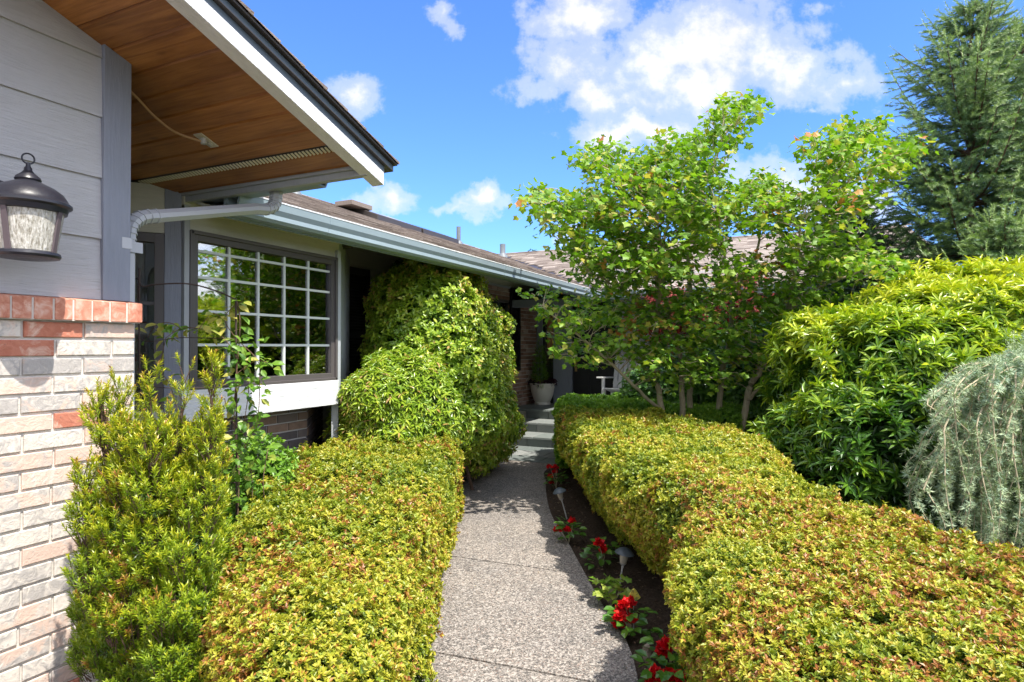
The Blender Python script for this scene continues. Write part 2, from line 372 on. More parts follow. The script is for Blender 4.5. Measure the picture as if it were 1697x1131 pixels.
L_pieris = leafm('pieris_leaf', [(0, (.025, .08, .012)), (.35, (.075, .19, .016)), (.7, (.30, .42, .02)), (1, (.56, .57, .03))], .28, .33, .6)
L_maple = leafm('vine_maple_leaf', [(0, (.06, .14, .012)), (.5, (.16, .31, .020)), (.80, (.29, .41, .04)), (.9, (.46, .42, .08)), (.95, (.48, .27, .07)), (1, (.42, .13, .04))], .42, .5)
L_under = leafm('understory_leaf', [(0, (.03, .09, .012)), (.6, (.08, .20, .02)), (1, (.18, .32, .04))], .25, .35, .6)
L_spruce = leafm('spruce_needle', [(0, (.035, .08, .045)), (.5, (.10, .19, .085)), (1, (.27, .38, .12))], .18, .5)
L_cedar = leafm('blue_cedar_needle', [(0, (.05, .10, .065)), (.45, (.20, .30, .20)), (1, (.44, .52, .29))], .15, .5)
L_red = leafm('red_petal', [(0, (.42, .002, .008)), (.7, (.70, .006, .012)), (1, (.80, .05, .03))], .2, .5, .3, (1, .3, .3))
L_redleaf = leafm('red_maple_leaf', [(0, (.10, .012, .01)), (1, (.34, .05, .03))], .3, .5, .4, (1, .4, .3))
L_grape = leafm('clematis_leaf', [(0, (.07, .17, .02)), (.6, (.17, .32, .03)), (1, (.48, .44, .10))], .35, .4)
M_bark = pmat('grey_green_bark', rough=.85, build=weathered((.34, .29, .19), .35, 14, (30, 30, 6), .7, .85))
M_brownbark = pmat('brown_bark', rough=.9, build=weathered((.10, .06, .04), .3, 14, (30, 30, 6), .7, .9))
M_drytwig = pmat('dry_twig', rough=.9, build=weathered((.15, .09, .055), .3, 20, None, .5, .9))
# ------------------------------------------------------------------ foliage engine
def vnoise(Pt, s, seed=0):
    q = np.asarray(Pt)*s+seed*13.7; i = np.floor(q).astype(np.int64); f = q-i; f = f*f*(3-2*f)
    def h(a):
        n = (a[:, 0]*73856093) ^ (a[:, 1]*19349663) ^ (a[:, 2]*83492791) ^ (seed*2654435 + 101)
        n = (n ^ (n >> 13))*1274126177 & 0x7fffffff
        n = (n ^ (n >> 15))*668265263 & 0x7fffffff
        return (n % 100003)/100003.0
    r = 0
    for dx in (0, 1):
        for dy in (0, 1):
            for dz in (0, 1):
                wgt = (f[:, 0] if dx else 1-f[:, 0])*(f[:, 1] if dy else 1-f[:, 1])*(f[:, 2] if dz else 1-f[:, 2])
                r = r+wgt*h(i+np.array([dx, dy, dz]))
    return r
def fbm(Pt, s, seed=0): return .55*vnoise(Pt, s, seed)+.3*vnoise(Pt, s*2.1, seed+1)+.15*vnoise(Pt, s*4.3, seed+2)
def unit(a): return a/(np.linalg.norm(a, axis=-1, keepdims=True)+1e-9)
def rnd_unit(n): return unit(rng.normal(size=(n, 3)))
def basis(A):
    h = np.where(np.abs(A[:, 2:3]) < .9, np.array([[0, 0, 1.0]]), np.array([[1.0, 0, 0]]))
    X = unit(np.cross(A, h)); return X, np.cross(A, X)
T4 = (np.array([(0, 0, 0), (.45, -.5, .10), (1, 0, -.06), (.45, .5, .10)]), [[(0, 1, 2, 3)]])
T7 = (np.array([(0, 0, 0), (.3, -.42, .07), (.68, -.40, .03), (1, 0, -.16), (.68, .40, .03), (.3, .42, .07), (.5, 0, 0)]),
      [[(0, 1, 2, 6), (0, 6, 4, 5)], [(6, 2, 3), (6, 3, 4)]])
TN = (np.array([(0, -.5, 0), (0, .5, 0), (1, 0, 0)]), [[(0, 1, 2)]])
def maple_tpl():
    out = []
    angs = [(-150, .36), (-118, .68), (-96, .50), (-64, .90), (-36, .64), (0, 1.0), (36, .64), (64, .90), (96, .50), (118, .68), (150, .36)]
    for a, r in angs: out.append((.42+.58*r*math.cos(R(a)), .62*r*math.sin(R(a)), .14*abs(math.sin(R(a)))*r-.16*max(0, r*math.cos(R(a)))))
    return (np.array(out), [[tuple(range(11))]])
TM = maple_tpl()
class Leaves:
    def __init__(s): s.b = []
    def add(s, tpl, C, D, N, L, W, tone):
        n = len(C)
        if n == 0: return
        L = np.broadcast_to(L, (n,)); W = np.broadcast_to(W, (n,)); tone = np.broadcast_to(tone, (n,))
        D = unit(D); S = unit(np.cross(D, N)); N = np.cross(S, D)
        V = C[:, None, :]+tpl[0][None, :, 0:1]*(L[:, None, None]*D[:, None, :])+tpl[0][None, :, 1:2]*(W[:, None, None]*S[:, None, :])+tpl[0][None, :, 2:3]*(L[:, None, None]*N[:, None, :])
        s.b.append((V.reshape(-1, 3), len(tpl[0]), n, tpl[1], np.repeat(tone, len(tpl[0]))))
    def whorls(s, tpl, C, A, k, L, W, ang=1.1, tone=.5, lj=.25, aj=.25, along=0.0, tj=.12, tipup=0.0, tiptone=0.0):
        """k leaves round each shoot axis A, spread over the shoot length `along`"""
        n = len(C); X, Y = basis(A)
        tone = np.broadcast_to(tone, (n,)); L = np.broadcast_to(L, (n,)); along = np.broadcast_to(along, (n,))
        ph = rng.random((n, 1))*6.283+np.arange(k)[None, :]*2.39996+rng.normal(0, .25, (n, k))
        fr = (np.arange(k)[None, :]+rng.random((n, k)))/k
        an = ang*(1-tipup*fr)+rng.normal(0, aj, (n, k))
        rad = np.cos(ph)[..., None]*X[:, None]+np.sin(ph)[..., None]*Y[:, None]
        D = np.cos(an)[..., None]*A[:, None]+np.sin(an)[..., None]*rad
        N = A[:, None]-(D*A[:, None]).sum(-1, keepdims=True)*D+.15*rng.normal(size=(n, k, 3))
        Cb = C[:, None]+(fr*along[:, None])[..., None]*A[:, None]
        l = L[:, None]*(1+lj*(rng.random((n, k))*2-1))
        tt = np.clip(tone[:, None]+rng.normal(0, tj, (n, k))+tiptone*(fr-.5), 0, 1)
        s.add(tpl, Cb.reshape(-1, 3), D.reshape(-1, 3), N.reshape(-1, 3), l.ravel(), l.ravel()*W, tt.ravel())
    def build(s, name, mat, parent=None):
        off = 0; V = []; T = []; G = {}
        for (v, m, n, faces, t) in s.b:
            V.append(v); T.append(t); base = off+np.arange(n)[:, None]*m
            for grp in faces:
                for f in grp: G.setdefault(len(f), []).append(base+np.array(f)[None, :])
            off += len(v)
        return mesh_np(name, np.concatenate(V), [np.concatenate(g) for g in G.values()], mat, parent, np.concatenate(T))
def sdf_grad(f, Pt, e=.02):
    g = np.stack([f(Pt+np.eye(3)[i]*e)-f(Pt-np.eye(3)[i]*e) for i in range(3)], -1); return unit(g)
def shell(f, lo, hi, n, t0=-.10, t1=.0, batch=400000, pre=None):
    """n points where t0<f<t1, and their outward normals"""
    lo, hi = np.array(lo, float), np.array(hi, float); out = []; c = 0
    for _ in range(60):
        p = lo+rng.random((batch, 3))*(hi-lo)
        if pre is not None: p = p[pre(p)]
        d = f(p); p = p[(d > t0) & (d < t1)]
        out.append(p); c += len(p)
        if c >= n: break
    p = np.concatenate(out)[:n]; return p, sdf_grad(f, p)
def poly_sdf(xy, poly):
    poly = np.asarray(poly); d = np.full(len(xy), 1e9); ins = np.zeros(len(xy), bool); j = len(poly)-1
    for i in range(len(poly)):
        a, b = poly[j], poly[i]; e = b-a; wv = xy-a; t = np.clip((wv@e)/(e@e+1e-12), 0, 1)
        d = np.minimum(d, np.linalg.norm(wv-t[:, None]*e, axis=1))
        c = ((a[1] > xy[:, 1]) != (b[1] > xy[:, 1])) & (xy[:, 0] < (b[0]-a[0])*(xy[:, 1]-a[1])/((b[1]-a[1])+1e-12)+a[0])
        ins ^= c; j = i
    return np.where(ins, -d, d)
def ell_sdf(els):
    els = [(np.array(c, float), np.array(r, float)) for c, r in els]
    def f(p):
        d = np.full(len(p), 1e9)
        for c, r in els:
            q = np.linalg.norm((p-c)/r, axis=1); d = np.minimum(d, (q-1)*r.min())
        return d
    return f
def noisy(f, amp, s, seed):
    def h(p):
        r = f(p); k = (r < amp+.03) & (r > -amp-.5); r = r.copy()
        if k.any(): r[k] += amp*(2*fbm(p[k], s, seed)-1)
        return r
    return h
# ================================================================== GROUND
E = EYE
g = MB(); g.add([(-150, -150, -.03), (150, -150, -.03), (150, 150, -.03), (-150, 150, -.03)], [(0, 1, 2, 3)]); tag(g.build('ground', M_soil), kind='structure')
# soil bed surface with real lumps near the path
nx, ny = 150, 190
xs = np.linspace(-4.3, 4.2, nx); ys = np.linspace(-.6, 10.4, ny); X, Y = np.meshgrid(xs, ys, indexing='ij')
pz = np.stack([X.ravel(), Y.ravel(), 0*X.ravel()], -1); zz = -.012+.05*(fbm(pz, 9, 3)-.5)+.02*(vnoise(pz, 34, 5)-.5)
pathL = [onZ(px, py, 0)[:2] for px, py in [(842, 736), (800, 752), (762, 790), (752, 850), (738, 900), (728, 960), (705, 1050), (668, 1131)]]+[np.array((-1.15, 1.6)), np.array((-1.0, .6)), np.array((-.9, -.6))]
pathR = [onZ(px, py, 0)[:2] for px, py in [(930, 736), (912, 775), (905, 800), (907, 830), (916, 858), (932, 882), (962, 937), (1002, 1008), (1038, 1062), (1058, 1131)]]+[np.array((-.42, 1.9)), np.array((-.30, 1.1)), np.array((-.1, -.6))]
pathL[0] = np.array((-4.0, 8.25)); pathR[0] = np.array((-2.4, 8.25))
def resample(pl, n):
    pl = np.array(smooth_path([(p[0], p[1], 0) for p in pl], 5))[:, :2]; s = np.concatenate([[0], np.cumsum(np.linalg.norm(np.diff(pl, axis=0), axis=1))])
    t = np.linspace(0, s[-1], n); return np.stack([np.interp(t, s, pl[:, 0]), np.interp(t, s, pl[:, 1])], -1)
NP = 60; L_ = resample(pathL, NP); R_ = resample(pathR, NP)
ppoly = np.concatenate([L_, R_[::-1]]); dpath = poly_sdf(pz[:, :2], ppoly)
zz = np.where(dpath < .06, -.035, np.where(dpath < .25, zz-.02, zz+.03*fbm(pz, 2, 9)))
vs = np.stack([X.ravel(), Y.ravel(), zz], -1); ii = np.arange(nx*ny).reshape(nx, ny)
fs = np.stack([ii[:-1, :-1].ravel(), ii[1:, :-1].ravel(), ii[1:, 1:].ravel(), ii[:-1, 1:].ravel()], -1)
tag(mesh_np('garden_soil', vs, [fs], M_soil, smooth=True), kind='structure')
# path: slabs of exposed aggregate between sawn joints
def at_t(t): i = min(int(t), NP-2); f = t-i; return L_[i]*(1-f)+L_[i+1]*f, R_[i]*(1-f)+R_[i+1]*f
def t_for(py, px=840):
    yy = onZ(px, py, 0); best = min(range(0, (NP-1)*10), key=lambda k: abs(np.linalg.norm((at_t(k/10)[0]+at_t(k/10)[1])/2-Cc[:2])-np.linalg.norm(yy[:2]))); return best/10
joints = [0.0]+[t_for(py) for py in (764, 836, 936, 1108)]+[NP-2-9, NP-1.001]
ptop = MB(); slate_pts = None
for k in range(len(joints)-1):
    a, b_ = joints[k]+.05, joints[k+1]-.05
    ts = [a]+[i for i in range(int(a)+1, int(b_)+1)]+[b_]
    prev = None
    for q in range(len(ts)-1):
        l0, r0 = at_t(ts[q]); l1, r1 = at_t(ts[q+1])
        if k > 0:
            ptop.add([(l0[0], l0[1], 0), (r0[0], r0[1], 0), (r1[0], r1[1], 0), (l1[0], l1[1], 0),
                      (l0[0], l0[1], -.08), (r0[0], r0[1], -.08), (r1[0], r1[1], -.08), (l1[0], l1[1], -.08)],
                     [(0, 3, 2, 1), (0, 4, 7, 3), (1, 2, 6, 5)]+([(0, 1, 5, 4)] if q == 0 else [])+([(3, 7, 6, 2)] if q == len(ts)-2 else []))
tag(ptop.build('path', M_path), kind='structure')
pb = MB()
for q in range(NP-1): pb.add([(*L_[q], -.012), (*R_[q], -.012), (*R_[q+1], -.012), (*L_[q+1], -.012)], [(0, 3, 2, 1)])
tag(pb.build('path_joint_bed', M_pathcurb), kind='structure')
l1, r1 = at_t(joints[1]); lt = MB(); random.seed(3)
y1 = (l1[1]+r1[1])/2; yy = 8.245; row = 0
while yy > y1+.1:
    yb = max(yy-.36, y1+.01); x = -4.15+(.2 if row % 2 else 0)
    while x < -2.2:
        w_ = random.choice((.36, .52, .36, .3)); x0, x1 = max(x, -4.1), min(x+w_, -2.2)
        if x1-x0 > .05: lt.box(x0+.005, x1-.005, yb+.005, yy-.005, -.05, .004+random.random()*.002, random.random())
        x += w_
    yy = yb; row += 1
tag(lt.build('slate_landing', M_slate, bevel=.003), kind='structure')

# ================================================================== HOUSE
house = empty('house', (-2.5, 1.6, 0), 'single storey grey house of whitewashed brick and painted siding under a brown shingle roof', 'house')
def zr(y): return E+1.690-.333*y         # soffit plane of the near gable roof
XS = -2.5
# brick walls, every brick modelled, recessed mortar behind
def bricks(name, o, u, n, length, z0, z1, mat, mmat, parent=house, bl=.203, bh=.0667, joint=.010, depth=.05, proud=.005, gaps=(), toneseed=1, jit=.0012, ztop=None):
    rr = random.Random(toneseed); o = np.array(o, float); u = unit(np.array(u, float)); n = unit(np.array(n, float)); up = np.array((0, 0, 1.0)); m = MB(); k = 0
    z = z1
    while z > z0:
        zb = z-bh; s = -(bl/2 if k % 2 else 0)-rr.random()*.012
        while s < length:
            a, b = max(s+joint/2, 0), min(s+bl-joint/2, length)
            if b-a > .02 and not any(g0 < (a+b)/2 < g1 and h0 < (z+zb)/2 < h1 for g0, g1, h0, h1 in gaps):
                pr = proud+rr.uniform(-1, 1)*jit; c = .0028; zt, zl = z-joint/2+rr.uniform(-1, 1)*.001, zb+joint/2+rr.uniform(-1, 1)*.001
                q = [o+u*a+up*zl, o+u*b+up*zl, o+u*b+up*zt, o+u*a+up*zt]; q2 = [o+u*(a+c)+up*(zl+c)+n*pr, o+u*(b-c)+up*(zl+c)+n*pr, o+u*(b-c)+up*(zt-c)+n*pr, o+u*(a+c)+up*(zt-c)+n*pr]
                q0 = [p-n*.012 for p in q]; q1 = [p+n*(pr-c) for p in q]
                m.add(q0+q1+q2, [(8, 9, 10, 11)]+[(4+i, 4+(i+1) % 4, 8+(i+1) % 4, 8+i) for i in range(4)]+[(i, (i+1) % 4, 4+(i+1) % 4, 4+i) for i in range(4)], rr.random())
            s += bl
        z = zb; k += 1
    b_ = m.build(name, mat, parent)
    mm = MB(); c0 = o-n*depth; segs = [(0, length)]
    if not gaps:
        mm.add([o+up*z0-n*.004, o+u*length+up*z0-n*.004, o+u*length+up*z1-n*.004, o+up*z1-n*.004, c0+up*z0, c0+u*length+up*z0, c0+u*length+up*z1, c0+up*z1],
               [(0, 1, 2, 3), (7, 6, 5, 4), (0, 4, 5, 1), (1, 5, 6, 2), (2, 6, 7, 3), (3, 7, 4, 0)])
    else:
        g0, g1, h0, h1 = gaps[0]
        for a, b, za, zc in ((0, g0, z0, z1), (g1, length, z0, z1), (g0, g1, z0, h0), (g0, g1, h1, z1)):
            if b-a < .01 or zc-za < .01: continue
            mm.add([o+u*a+up*za-n*.004, o+u*b+up*za-n*.004, o+u*b+up*zc-n*.004, o+u*a+up*zc-n*.004, c0+u*a+up*za, c0+u*b+up*za, c0+u*b+up*zc, c0+u*a+up*zc],
                   [(0, 1, 2, 3), (7, 6, 5, 4), (0, 4, 5, 1), (1, 5, 6, 2), (2, 6, 7, 3), (3, 7, 4, 0)])
    mo = mm.build('mortar', mmat, b_); return b_
Y0 = -3.2
bw = bricks('brick_wall', (XS+.03, 1.612, 0), (0, -1, 0), (1, 0, 0), 1.612-Y0, -.1, E+.098, M_brick, M_mortar, proud=.006, toneseed=5, depth=.1)
bricks('brick_wall', (XS+.018, 1.616, 0), (-1, 0, 0), (0, 1, 0), 1.4, -.1, E+.098, M_brick, M_mortar, proud=.005, toneseed=8, depth=.08)
# rowlock ledge
lg = MB(); rr = random.Random(4); y = 1.628
while y > Y0:
    t0 = rr.random(); pr = rr.uniform(-.0015, .0015)
    lg.add([(XS-.03, y-.0585, E+.102), (XS+.062+pr, y-.0585, E+.100), (XS+.062+pr, y, E+.100), (XS-.03, y, E+.102),
            (XS-.03, y-.0585, E+.192), (XS+.062+pr, y-.0585, E+.178), (XS+.062+pr, y, E+.178), (XS-.03, y, E+.192)],
           [(0, 3, 2, 1), (4, 5, 6, 7), (0, 1, 5, 4), (1, 2, 6, 5), (2, 3, 7, 6), (3, 0, 4, 7)], t0); y -= .0665
lo = lg.build('brick_ledge', M_ledge, house, bevel=.003)
lm = MB(); lm.box(XS-.04, XS+.056, Y0, 1.622, E+.098, E+.176); lm.build('mortar', M_mortar, lo)
# lap siding of the near wall
sd = MB(); zs_ = [E+.187, E+.426, E+.665, E+.905, E+1.14, E+1.38, E+1.62, E+1.86, E+2.1, E+2.34, E+2.6]; yend = 1.492
for k in range(len(zs_)-1):
    za, zb = zs_[k], zs_[k+1]+.012
    def yc(z): return min(yend, (E+1.690-z)/.333)
    ya, yb_ = yc(za), yc(zb)
    if ya < Y0: break
    sd.add([(XS+.013, Y0, za), (XS+.013, ya, za), (XS+.002, yb_, zb), (XS+.002, Y0, zb), (XS-.02, Y0, za), (XS-.02, ya, za), (XS-.02, yb_, zb), (XS-.02, Y0, zb)],
           [(0, 1, 2, 3), (4, 7, 6, 5), (0, 4, 5, 1), (1, 5, 6, 2), (2, 6, 7, 3), (3, 7, 4, 0)], k*.13 % 1)
    if yb_ < ya: sd.add([(XS+.010, ya, za+.002), (XS+.002, yb_, zb), (XS+.002, ya, zr(ya))], [(0, 1, 2)], k*.13 % 1)
sd.build('siding_wall', M_siding, house)
ct = MB(); ct.add([(XS+.024, 1.492, E+.186), (XS+.024, 1.60, E+.186), (XS+.024, 1.60, zr(1.60)), (XS+.024, 1.492, zr(1.492)), (XS-.09, 1.492, E+.186), (XS-.09, 1.60, E+.186), (XS-.09, 1.60, zr(1.6)), (XS-.09, 1.492, zr(1.492))],
    [(0, 1, 2, 3), (7, 6, 5, 4), (0, 4, 5, 1), (1, 5, 6, 2), (2, 6, 7, 3), (3, 7, 4, 0)]); ct.build('corner_trim', M_trim, house, bevel=.002)
rw = MB(); rw.box(XS-1.4, XS-.09, 1.50, 1.598, E+.186, E+1.16); rw.build('return_wall', M_siding, house)
# soffit boards
rr = random.Random(12); XR = -1.955; so_ = MB(); y = 2.235; edges = []
while y > -3.4: edges.append(y); y -= .1185
def sboard(m, ya, yb, tone, x0=-4.6):
    gp = .0075
    m.add([(x0, ya+gp, zr(ya+gp)), (XR, ya+gp, zr(ya+gp)), (XR, yb-gp, zr(yb-gp)), (x0, yb-gp, zr(yb-gp)),
           (x0, ya-.001, zr(ya)+.008), (XR, ya-.001, zr(ya)+.008), (XR, yb+.001, zr(yb)+.008), (x0, yb+.001, zr(yb)+.008)],
          [(0, 1, 2, 3), (0, 4, 5, 1), (2, 6, 7, 3), (4, 7, 6, 5)], tone)
for k in range(len(edges)-1): sboard(so_, edges[k+1], edges[k], rr.random())
sboard(so_, 2.275, 2.385, .3); sboard(so_, 2.385, 2.40, .0)
sof = so_.build('soffit', M_soffit, house)
bk = MB(); bk.add([(-4.6, -3.4, zr(-3.4)+.012), (XR, -3.4, zr(-3.4)+.012), (XR, 2.42, zr(2.42)+.012), (-4.6, 2.42, zr(2.42)+.012)], [(0, 1, 2, 3)]); bk.build('soffit_backing', M_dark, sof)
sv = MB(); x = XR
M_vent = pmat('cream_soffit_vent', build=weathered((.62, .58, .48), .08, 6, None, .05, .5))
vb = MB(); vb.add([(-3.4, 2.236, zr(2.236)+.006), (XR, 2.236, zr(2.236)+.006), (XR, 2.274, zr(2.274)+.006), (-3.4, 2.274, zr(2.274)+.006)], [(0, 1, 2, 3)]); vb.build('vent_backing', M_dark, sof)
while x > -3.4:
    sv.add([(x, 2.237, zr(2.237)-.0015), (x-.010, 2.237, zr(2.237)-.006), (x-.013, 2.237, zr(2.237)-.0015), (x-.004, 2.273, zr(2.273)-.0015), (x-.014, 2.273, zr(2.273)-.006), (x-.017, 2.273, zr(2.273)-.0015)],
           [(0, 1, 4, 3), (1, 2, 5, 4), (0, 2, 1), (3, 4, 5)]); x -= .0235
sv.build('soffit_vent', M_vent, sof)
# eave board at the low edge and rake boards
A, B = (XR, 0, 0), (-4.6, 0, 0)
eb = MB(); z_e = zr(2.40)
eb.box(-4.6, XR, 2.40, 2.418, z_e-.012, z_e+.06, .4); eb.box(-4.6, XR+.02, 2.418, 2.455, z_e-.045, z_e+.07); eb.build('eave_board', M_lighttrim, house, bevel=.002)
gt = MB(); gt.sweep([(0, 0), (.085, 0), (.11, .05), (.115, .115), (.108, .115), (.08, .008), (.004, .008), (.004, .115), (0, .115)], (-4.6, 2.456, z_e-.038), (-2.30, 2.456, z_e-.038), (0, 1, 0), (0, 0, 1)); gt.build('gutter', M_gutter, house)
def rake(name, x0, x1, zo0, zo1, mat, ylo=2.44, skew=0.0, tone=.5, parent=house):
    a, b = (0, ylo, zr(ylo)), (0, -3.4, zr(-3.4)); m = MB()
    m.sweep([(x0, zo0), (x1, zo0), (x1, zo1), (x0, zo1)], a, b, (1, 0, 0), (0, 0, 1), tone); return m.build(name, mat, parent, bevel=.0015)
rk = rake('rake_board', XR-.02, -1.905, -.034, .031, M_white, 2.52)
rake('upper_rake_board', XR-.02, -1.913, .0315, .068, M_shade_fascia, 2.535)
rake('rake_drip_edge', XR-.02, -1.892, .0685, .0735, M_dark, 2.58)
rake('upper_rake_board', XR-.02, -1.898, .0740, .104, M_shade_fascia, 2.59)
def roof_courses(m, o, du, dv, n, lu, lv, expo=.14, tab=.30, seed=1, th=.006):
    """shingle courses: o eave corner, du along eave, dv up slope"""
    rr = random.Random(seed); o, du, dv, n = [np.array(q, float) for q in (o, du, dv, n)]; k = 0; v = 0
    while v < lv:
        s = -rr.random()*tab
        while s < lu:
            wd = tab*rr.choice((.5, .75, 1, 1, 1.2)); a, b = max(s, 0), min(s+wd, lu)
            if b > a+.005:
                e = expo+.02; t = th+rr.choice((0, 0, .003)); v1 = min(v+e, lv+.01); q = [o+du*a+dv*v+n*t*1.7, o+du*b+dv*v+n*t*1.7, o+du*b+dv*v1+n*.002, o+du*a+dv*v1+n*.002]
                q0 = [o+du*a+dv*v, o+du*b+dv*v]
                m.add(q+q0, [(0, 1, 2, 3), (4, 5, 1, 0), (4, 0, 3), (5, 2, 1)], rr.random())
            s += wd
        v += expo; k += 1
sn = math.hypot(1, .333); rm = MB()
roof_courses(rm, (-1.868, 2.60, zr(2.60)+.115), (-1, 0, 0), (0, -1/sn, .333/sn), (0, .333/sn, 1/sn), 3.2, 5.9, .14, .28, 3, .007)
nr = rm.build('garage_roof', M_shingle, house)
rake('roof_deck', -4.9, -1.876, .1045, .116, M_dark, 2.595, parent=nr)
# downspout with elbows
dn = MB()
pth = [(-2.62, 2.50, E+.865), (-2.62, 2.50, E+.82), (-2.622, 2.485, E+.775), (-2.625, 2.44, E+.748), (-2.63, 2.36, E+.735)]
pth2 = [(-2.60, 1.80, E+.585), (-2.597, 1.72, E+.562), (-2.594, 1.675, E+.52), (-2.592, 1.662, E+.46), (-2.592, 1.66, E+.40)]
def rect_pipe(m, pts, wx=.036, wz=.028, tone=.5):
    pts = [np.array(p, float) for p in pts]; n = len(pts); vs = []; xa = np.array((1.0, .0, 0))
    for i, p in enumerate(pts):
        d = unit(pts[min(i+1, n-1)]-pts[max(i-1, 0)]); a = unit(xa-(xa@d)*d); b = np.cross(d, a); c = .35
        for sx, sz in ((-1, -c), (-1, c), (-c, 1), (c, 1), (1, c), (1, -c), (c, -1), (-c, -1)): vs.append(p+a*sx*wx+b*sz*wz)
    m.add(vs, [(i*8+j, i*8+(j+1) % 8, (i+1)*8+(j+1) % 8, (i+1)*8+j) for i in range(n-1) for j in range(8)]+[tuple(range(8))[::-1], tuple(range((n-1)*8, n*8))], tone)
sp1 = smooth_path(pth, 4); sp2 = smooth_path(pth2, 5)
rect_pipe(dn, sp1+sp2+[(-2.592, 1.66, E+.10), (-2.592, 1.66, .02)])
for q in (sp1[2:15:2], sp2[1:19:2]):
    for i in range(len(q)-1):
        c_ = np.array(q[i]); d_ = unit(np.array(q[i+1])-c_); rect_pipe(dn, [c_-d_*.004, c_+d_*.004], .040, .032)
ds = dn.build('downspout', M_down, house, bevel=0)
st = MB(); st.box(-2.630, -2.474, 1.602, 1.606, E+.40, E+.445); st.box(XS-.03, -2.4745, 1.565, 1.606, E+.40, E+.445); st.box(-2.552, -2.548, 1.606, 1.70, E+.40, E+.445); st.build('strap', M_down, ds, bevel=.001)

# ---------------- bay window (front at X=-3.25) between the garage corner and the main wall
XB = -3.25; YL, YR_ = 2.41, 3.745; XW = -4.45
ang = R(37); dl = np.array((-math.sin(ang), -math.cos(ang), 0)); dr = np.array((-math.sin(ang), math.cos(ang), 0))
bay = house
zsill, zhead = E-.249, E+.687
for q_ in ((XB-.09, XB-.012, YL, YR_, zhead+.004, E+.80), (XB-.09, XB-.012, YL, YR_, zsill-.18, zsill-.004)): bb = MB(); bb.box(*q_); bb.build('bay_wall', M_bounce_siding, house)
bb = MB(); bb.box(XB-.06, XB+.004, YL+.0, YR_-.002, E+.80, E+.90); bb.build('bay_frieze', M_bounce_siding, house)
for q_ in ((XB-.06, XB+.012, 3.706, YR_, E-.44, zhead+.06), (XB-.06, XB+.010, YL-.0, 2.447, E-.44, E+.83)): tr = MB(); tr.box(*q_); tr.build('bay_corner_trim', M_lighttrim, house, bevel=.002)
ap = MB(); ap.box(XB-.05, XB+.022, YL-.02, 3.712, E-.4365, zsill-.002); apo = ap.build('apron_panel', M_white, house, bevel=.003)
# angled left side with its narrow dark window
c0 = np.array((XB-.012, YL-.004, 0))
def side(m, a, b, z0, z1, out0, out1, d=dl, c=c0, tone=.5):
    nn = np.array((math.cos(ang), -math.sin(ang), 0)) if d is dl else np.array((math.cos(ang), math.sin(ang), 0))
    q = [c+d*a+nn*out0, c+d*b+nn*out0, c+d*b+nn*out1, c+d*a+nn*out1]
    vs = [(p[0], p[1], z0) for p in q]+[(p[0], p[1], z1) for p in q]
    m.add(vs, [(0, 1, 2, 3), (7, 6, 5, 4), (0, 4, 5, 1), (1, 5, 6, 2), (2, 6, 7, 3), (3, 7, 4, 0)], tone)
m = MB(); side(m, 0, .085, E-.44, E+1.0, -.05, .006); m.build('bay_corner_trim', M_trim, house, bevel=.002)
m = MB(); side(m, .086, 1.9, E+.655, E+.93, -.05, 0); m.build('bay_wall', M_bounce_siding, house)
m = MB(); side(m, .086, 1.9, -.1, E-.36, -.05, 0); m.build('bay_wall', M_bounce_siding, house)
m = MB(); side(m, .087, .135, E-.36, E+.653, -.04, .004); side(m, .135, .60, E+.60, E+.653, -.04, .004); side(m, .135, .6, E-.36, E-.31, -.04, .004); side(m, .6, .65, E-.36, E+.653, -.04, .004); side(m, .135, .6, E+.24, E+.262, -.03, -.005)
sw = m.build('side_window', M_frame, house, bevel=.002)
m = MB(); side(m, .135, .60, E-.31, E+.60, -.024, -.020); m.build('window_pane', M_glass, sw)
m = MB(); side(m, .135, .60, E-.31, E+.60, -.034, -.031); m.build('insect_screen', pmat('dark_screen', (.03, .028, .022), .7), sw)
cr = np.array((XB-.012, YR_, 0)); m = MB(); side(m, 0, 1.55, -.1, E+.89, -.05, 0, dr, cr); m.build('bay_wall', M_lighttrim, house)
# front window
wn = MB(); f0, f1 = 2.449, 3.704; fz0, fz1 = zsill, zhead; g0_, g1_, gz0, gz1 = 2.505, 3.650, E-.196, E+.632
for (a, b, c, d) in ((f0, g0_, fz0, fz1), (g1_, f1, fz0, fz1), (g0_, g1_, fz0, gz0), (g0_, g1_, gz1, fz1)): wn.box(XB-.05, XB+.004, a, b, c, d)
for (a, b, c, d) in ((f0-.006, f0+.02, fz0, fz1), (f1-.02, f1+.003, fz0, fz1), (f0, f1, fz0-.006, fz0+.018), (f0, f1, fz1-.018, fz1+.004)): wn.box(XB-.03, XB+.018, a, b, c, d)
wf = wn.build('front_window', M_frame, house, bevel=.002)
m = MB(); m.box(XB-.030, XB-.026, g0_, g1_, gz0, gz1); m.build('window_pane', M_glass, wf)
m = MB()
for px in (373.4, 422, 465.4, 505.2):
    yv = onX(px, 500, XB-.05)[1]; m.box(XB-.025, XB-.014, yv-.008, yv+.008, gz0, gz1)
yv = 3.628; m.box(XB-.075, XB-.034, yv-.022, g1_+.002, gz0, gz1)
for zz_ in (E+.577, E+.42, E+.218, E+.015): m.box(XB-.025, XB-.015, g0_, g1_, zz_-.008, zz_+.008)
m.build('muntin_grid', M_muntin, wf)
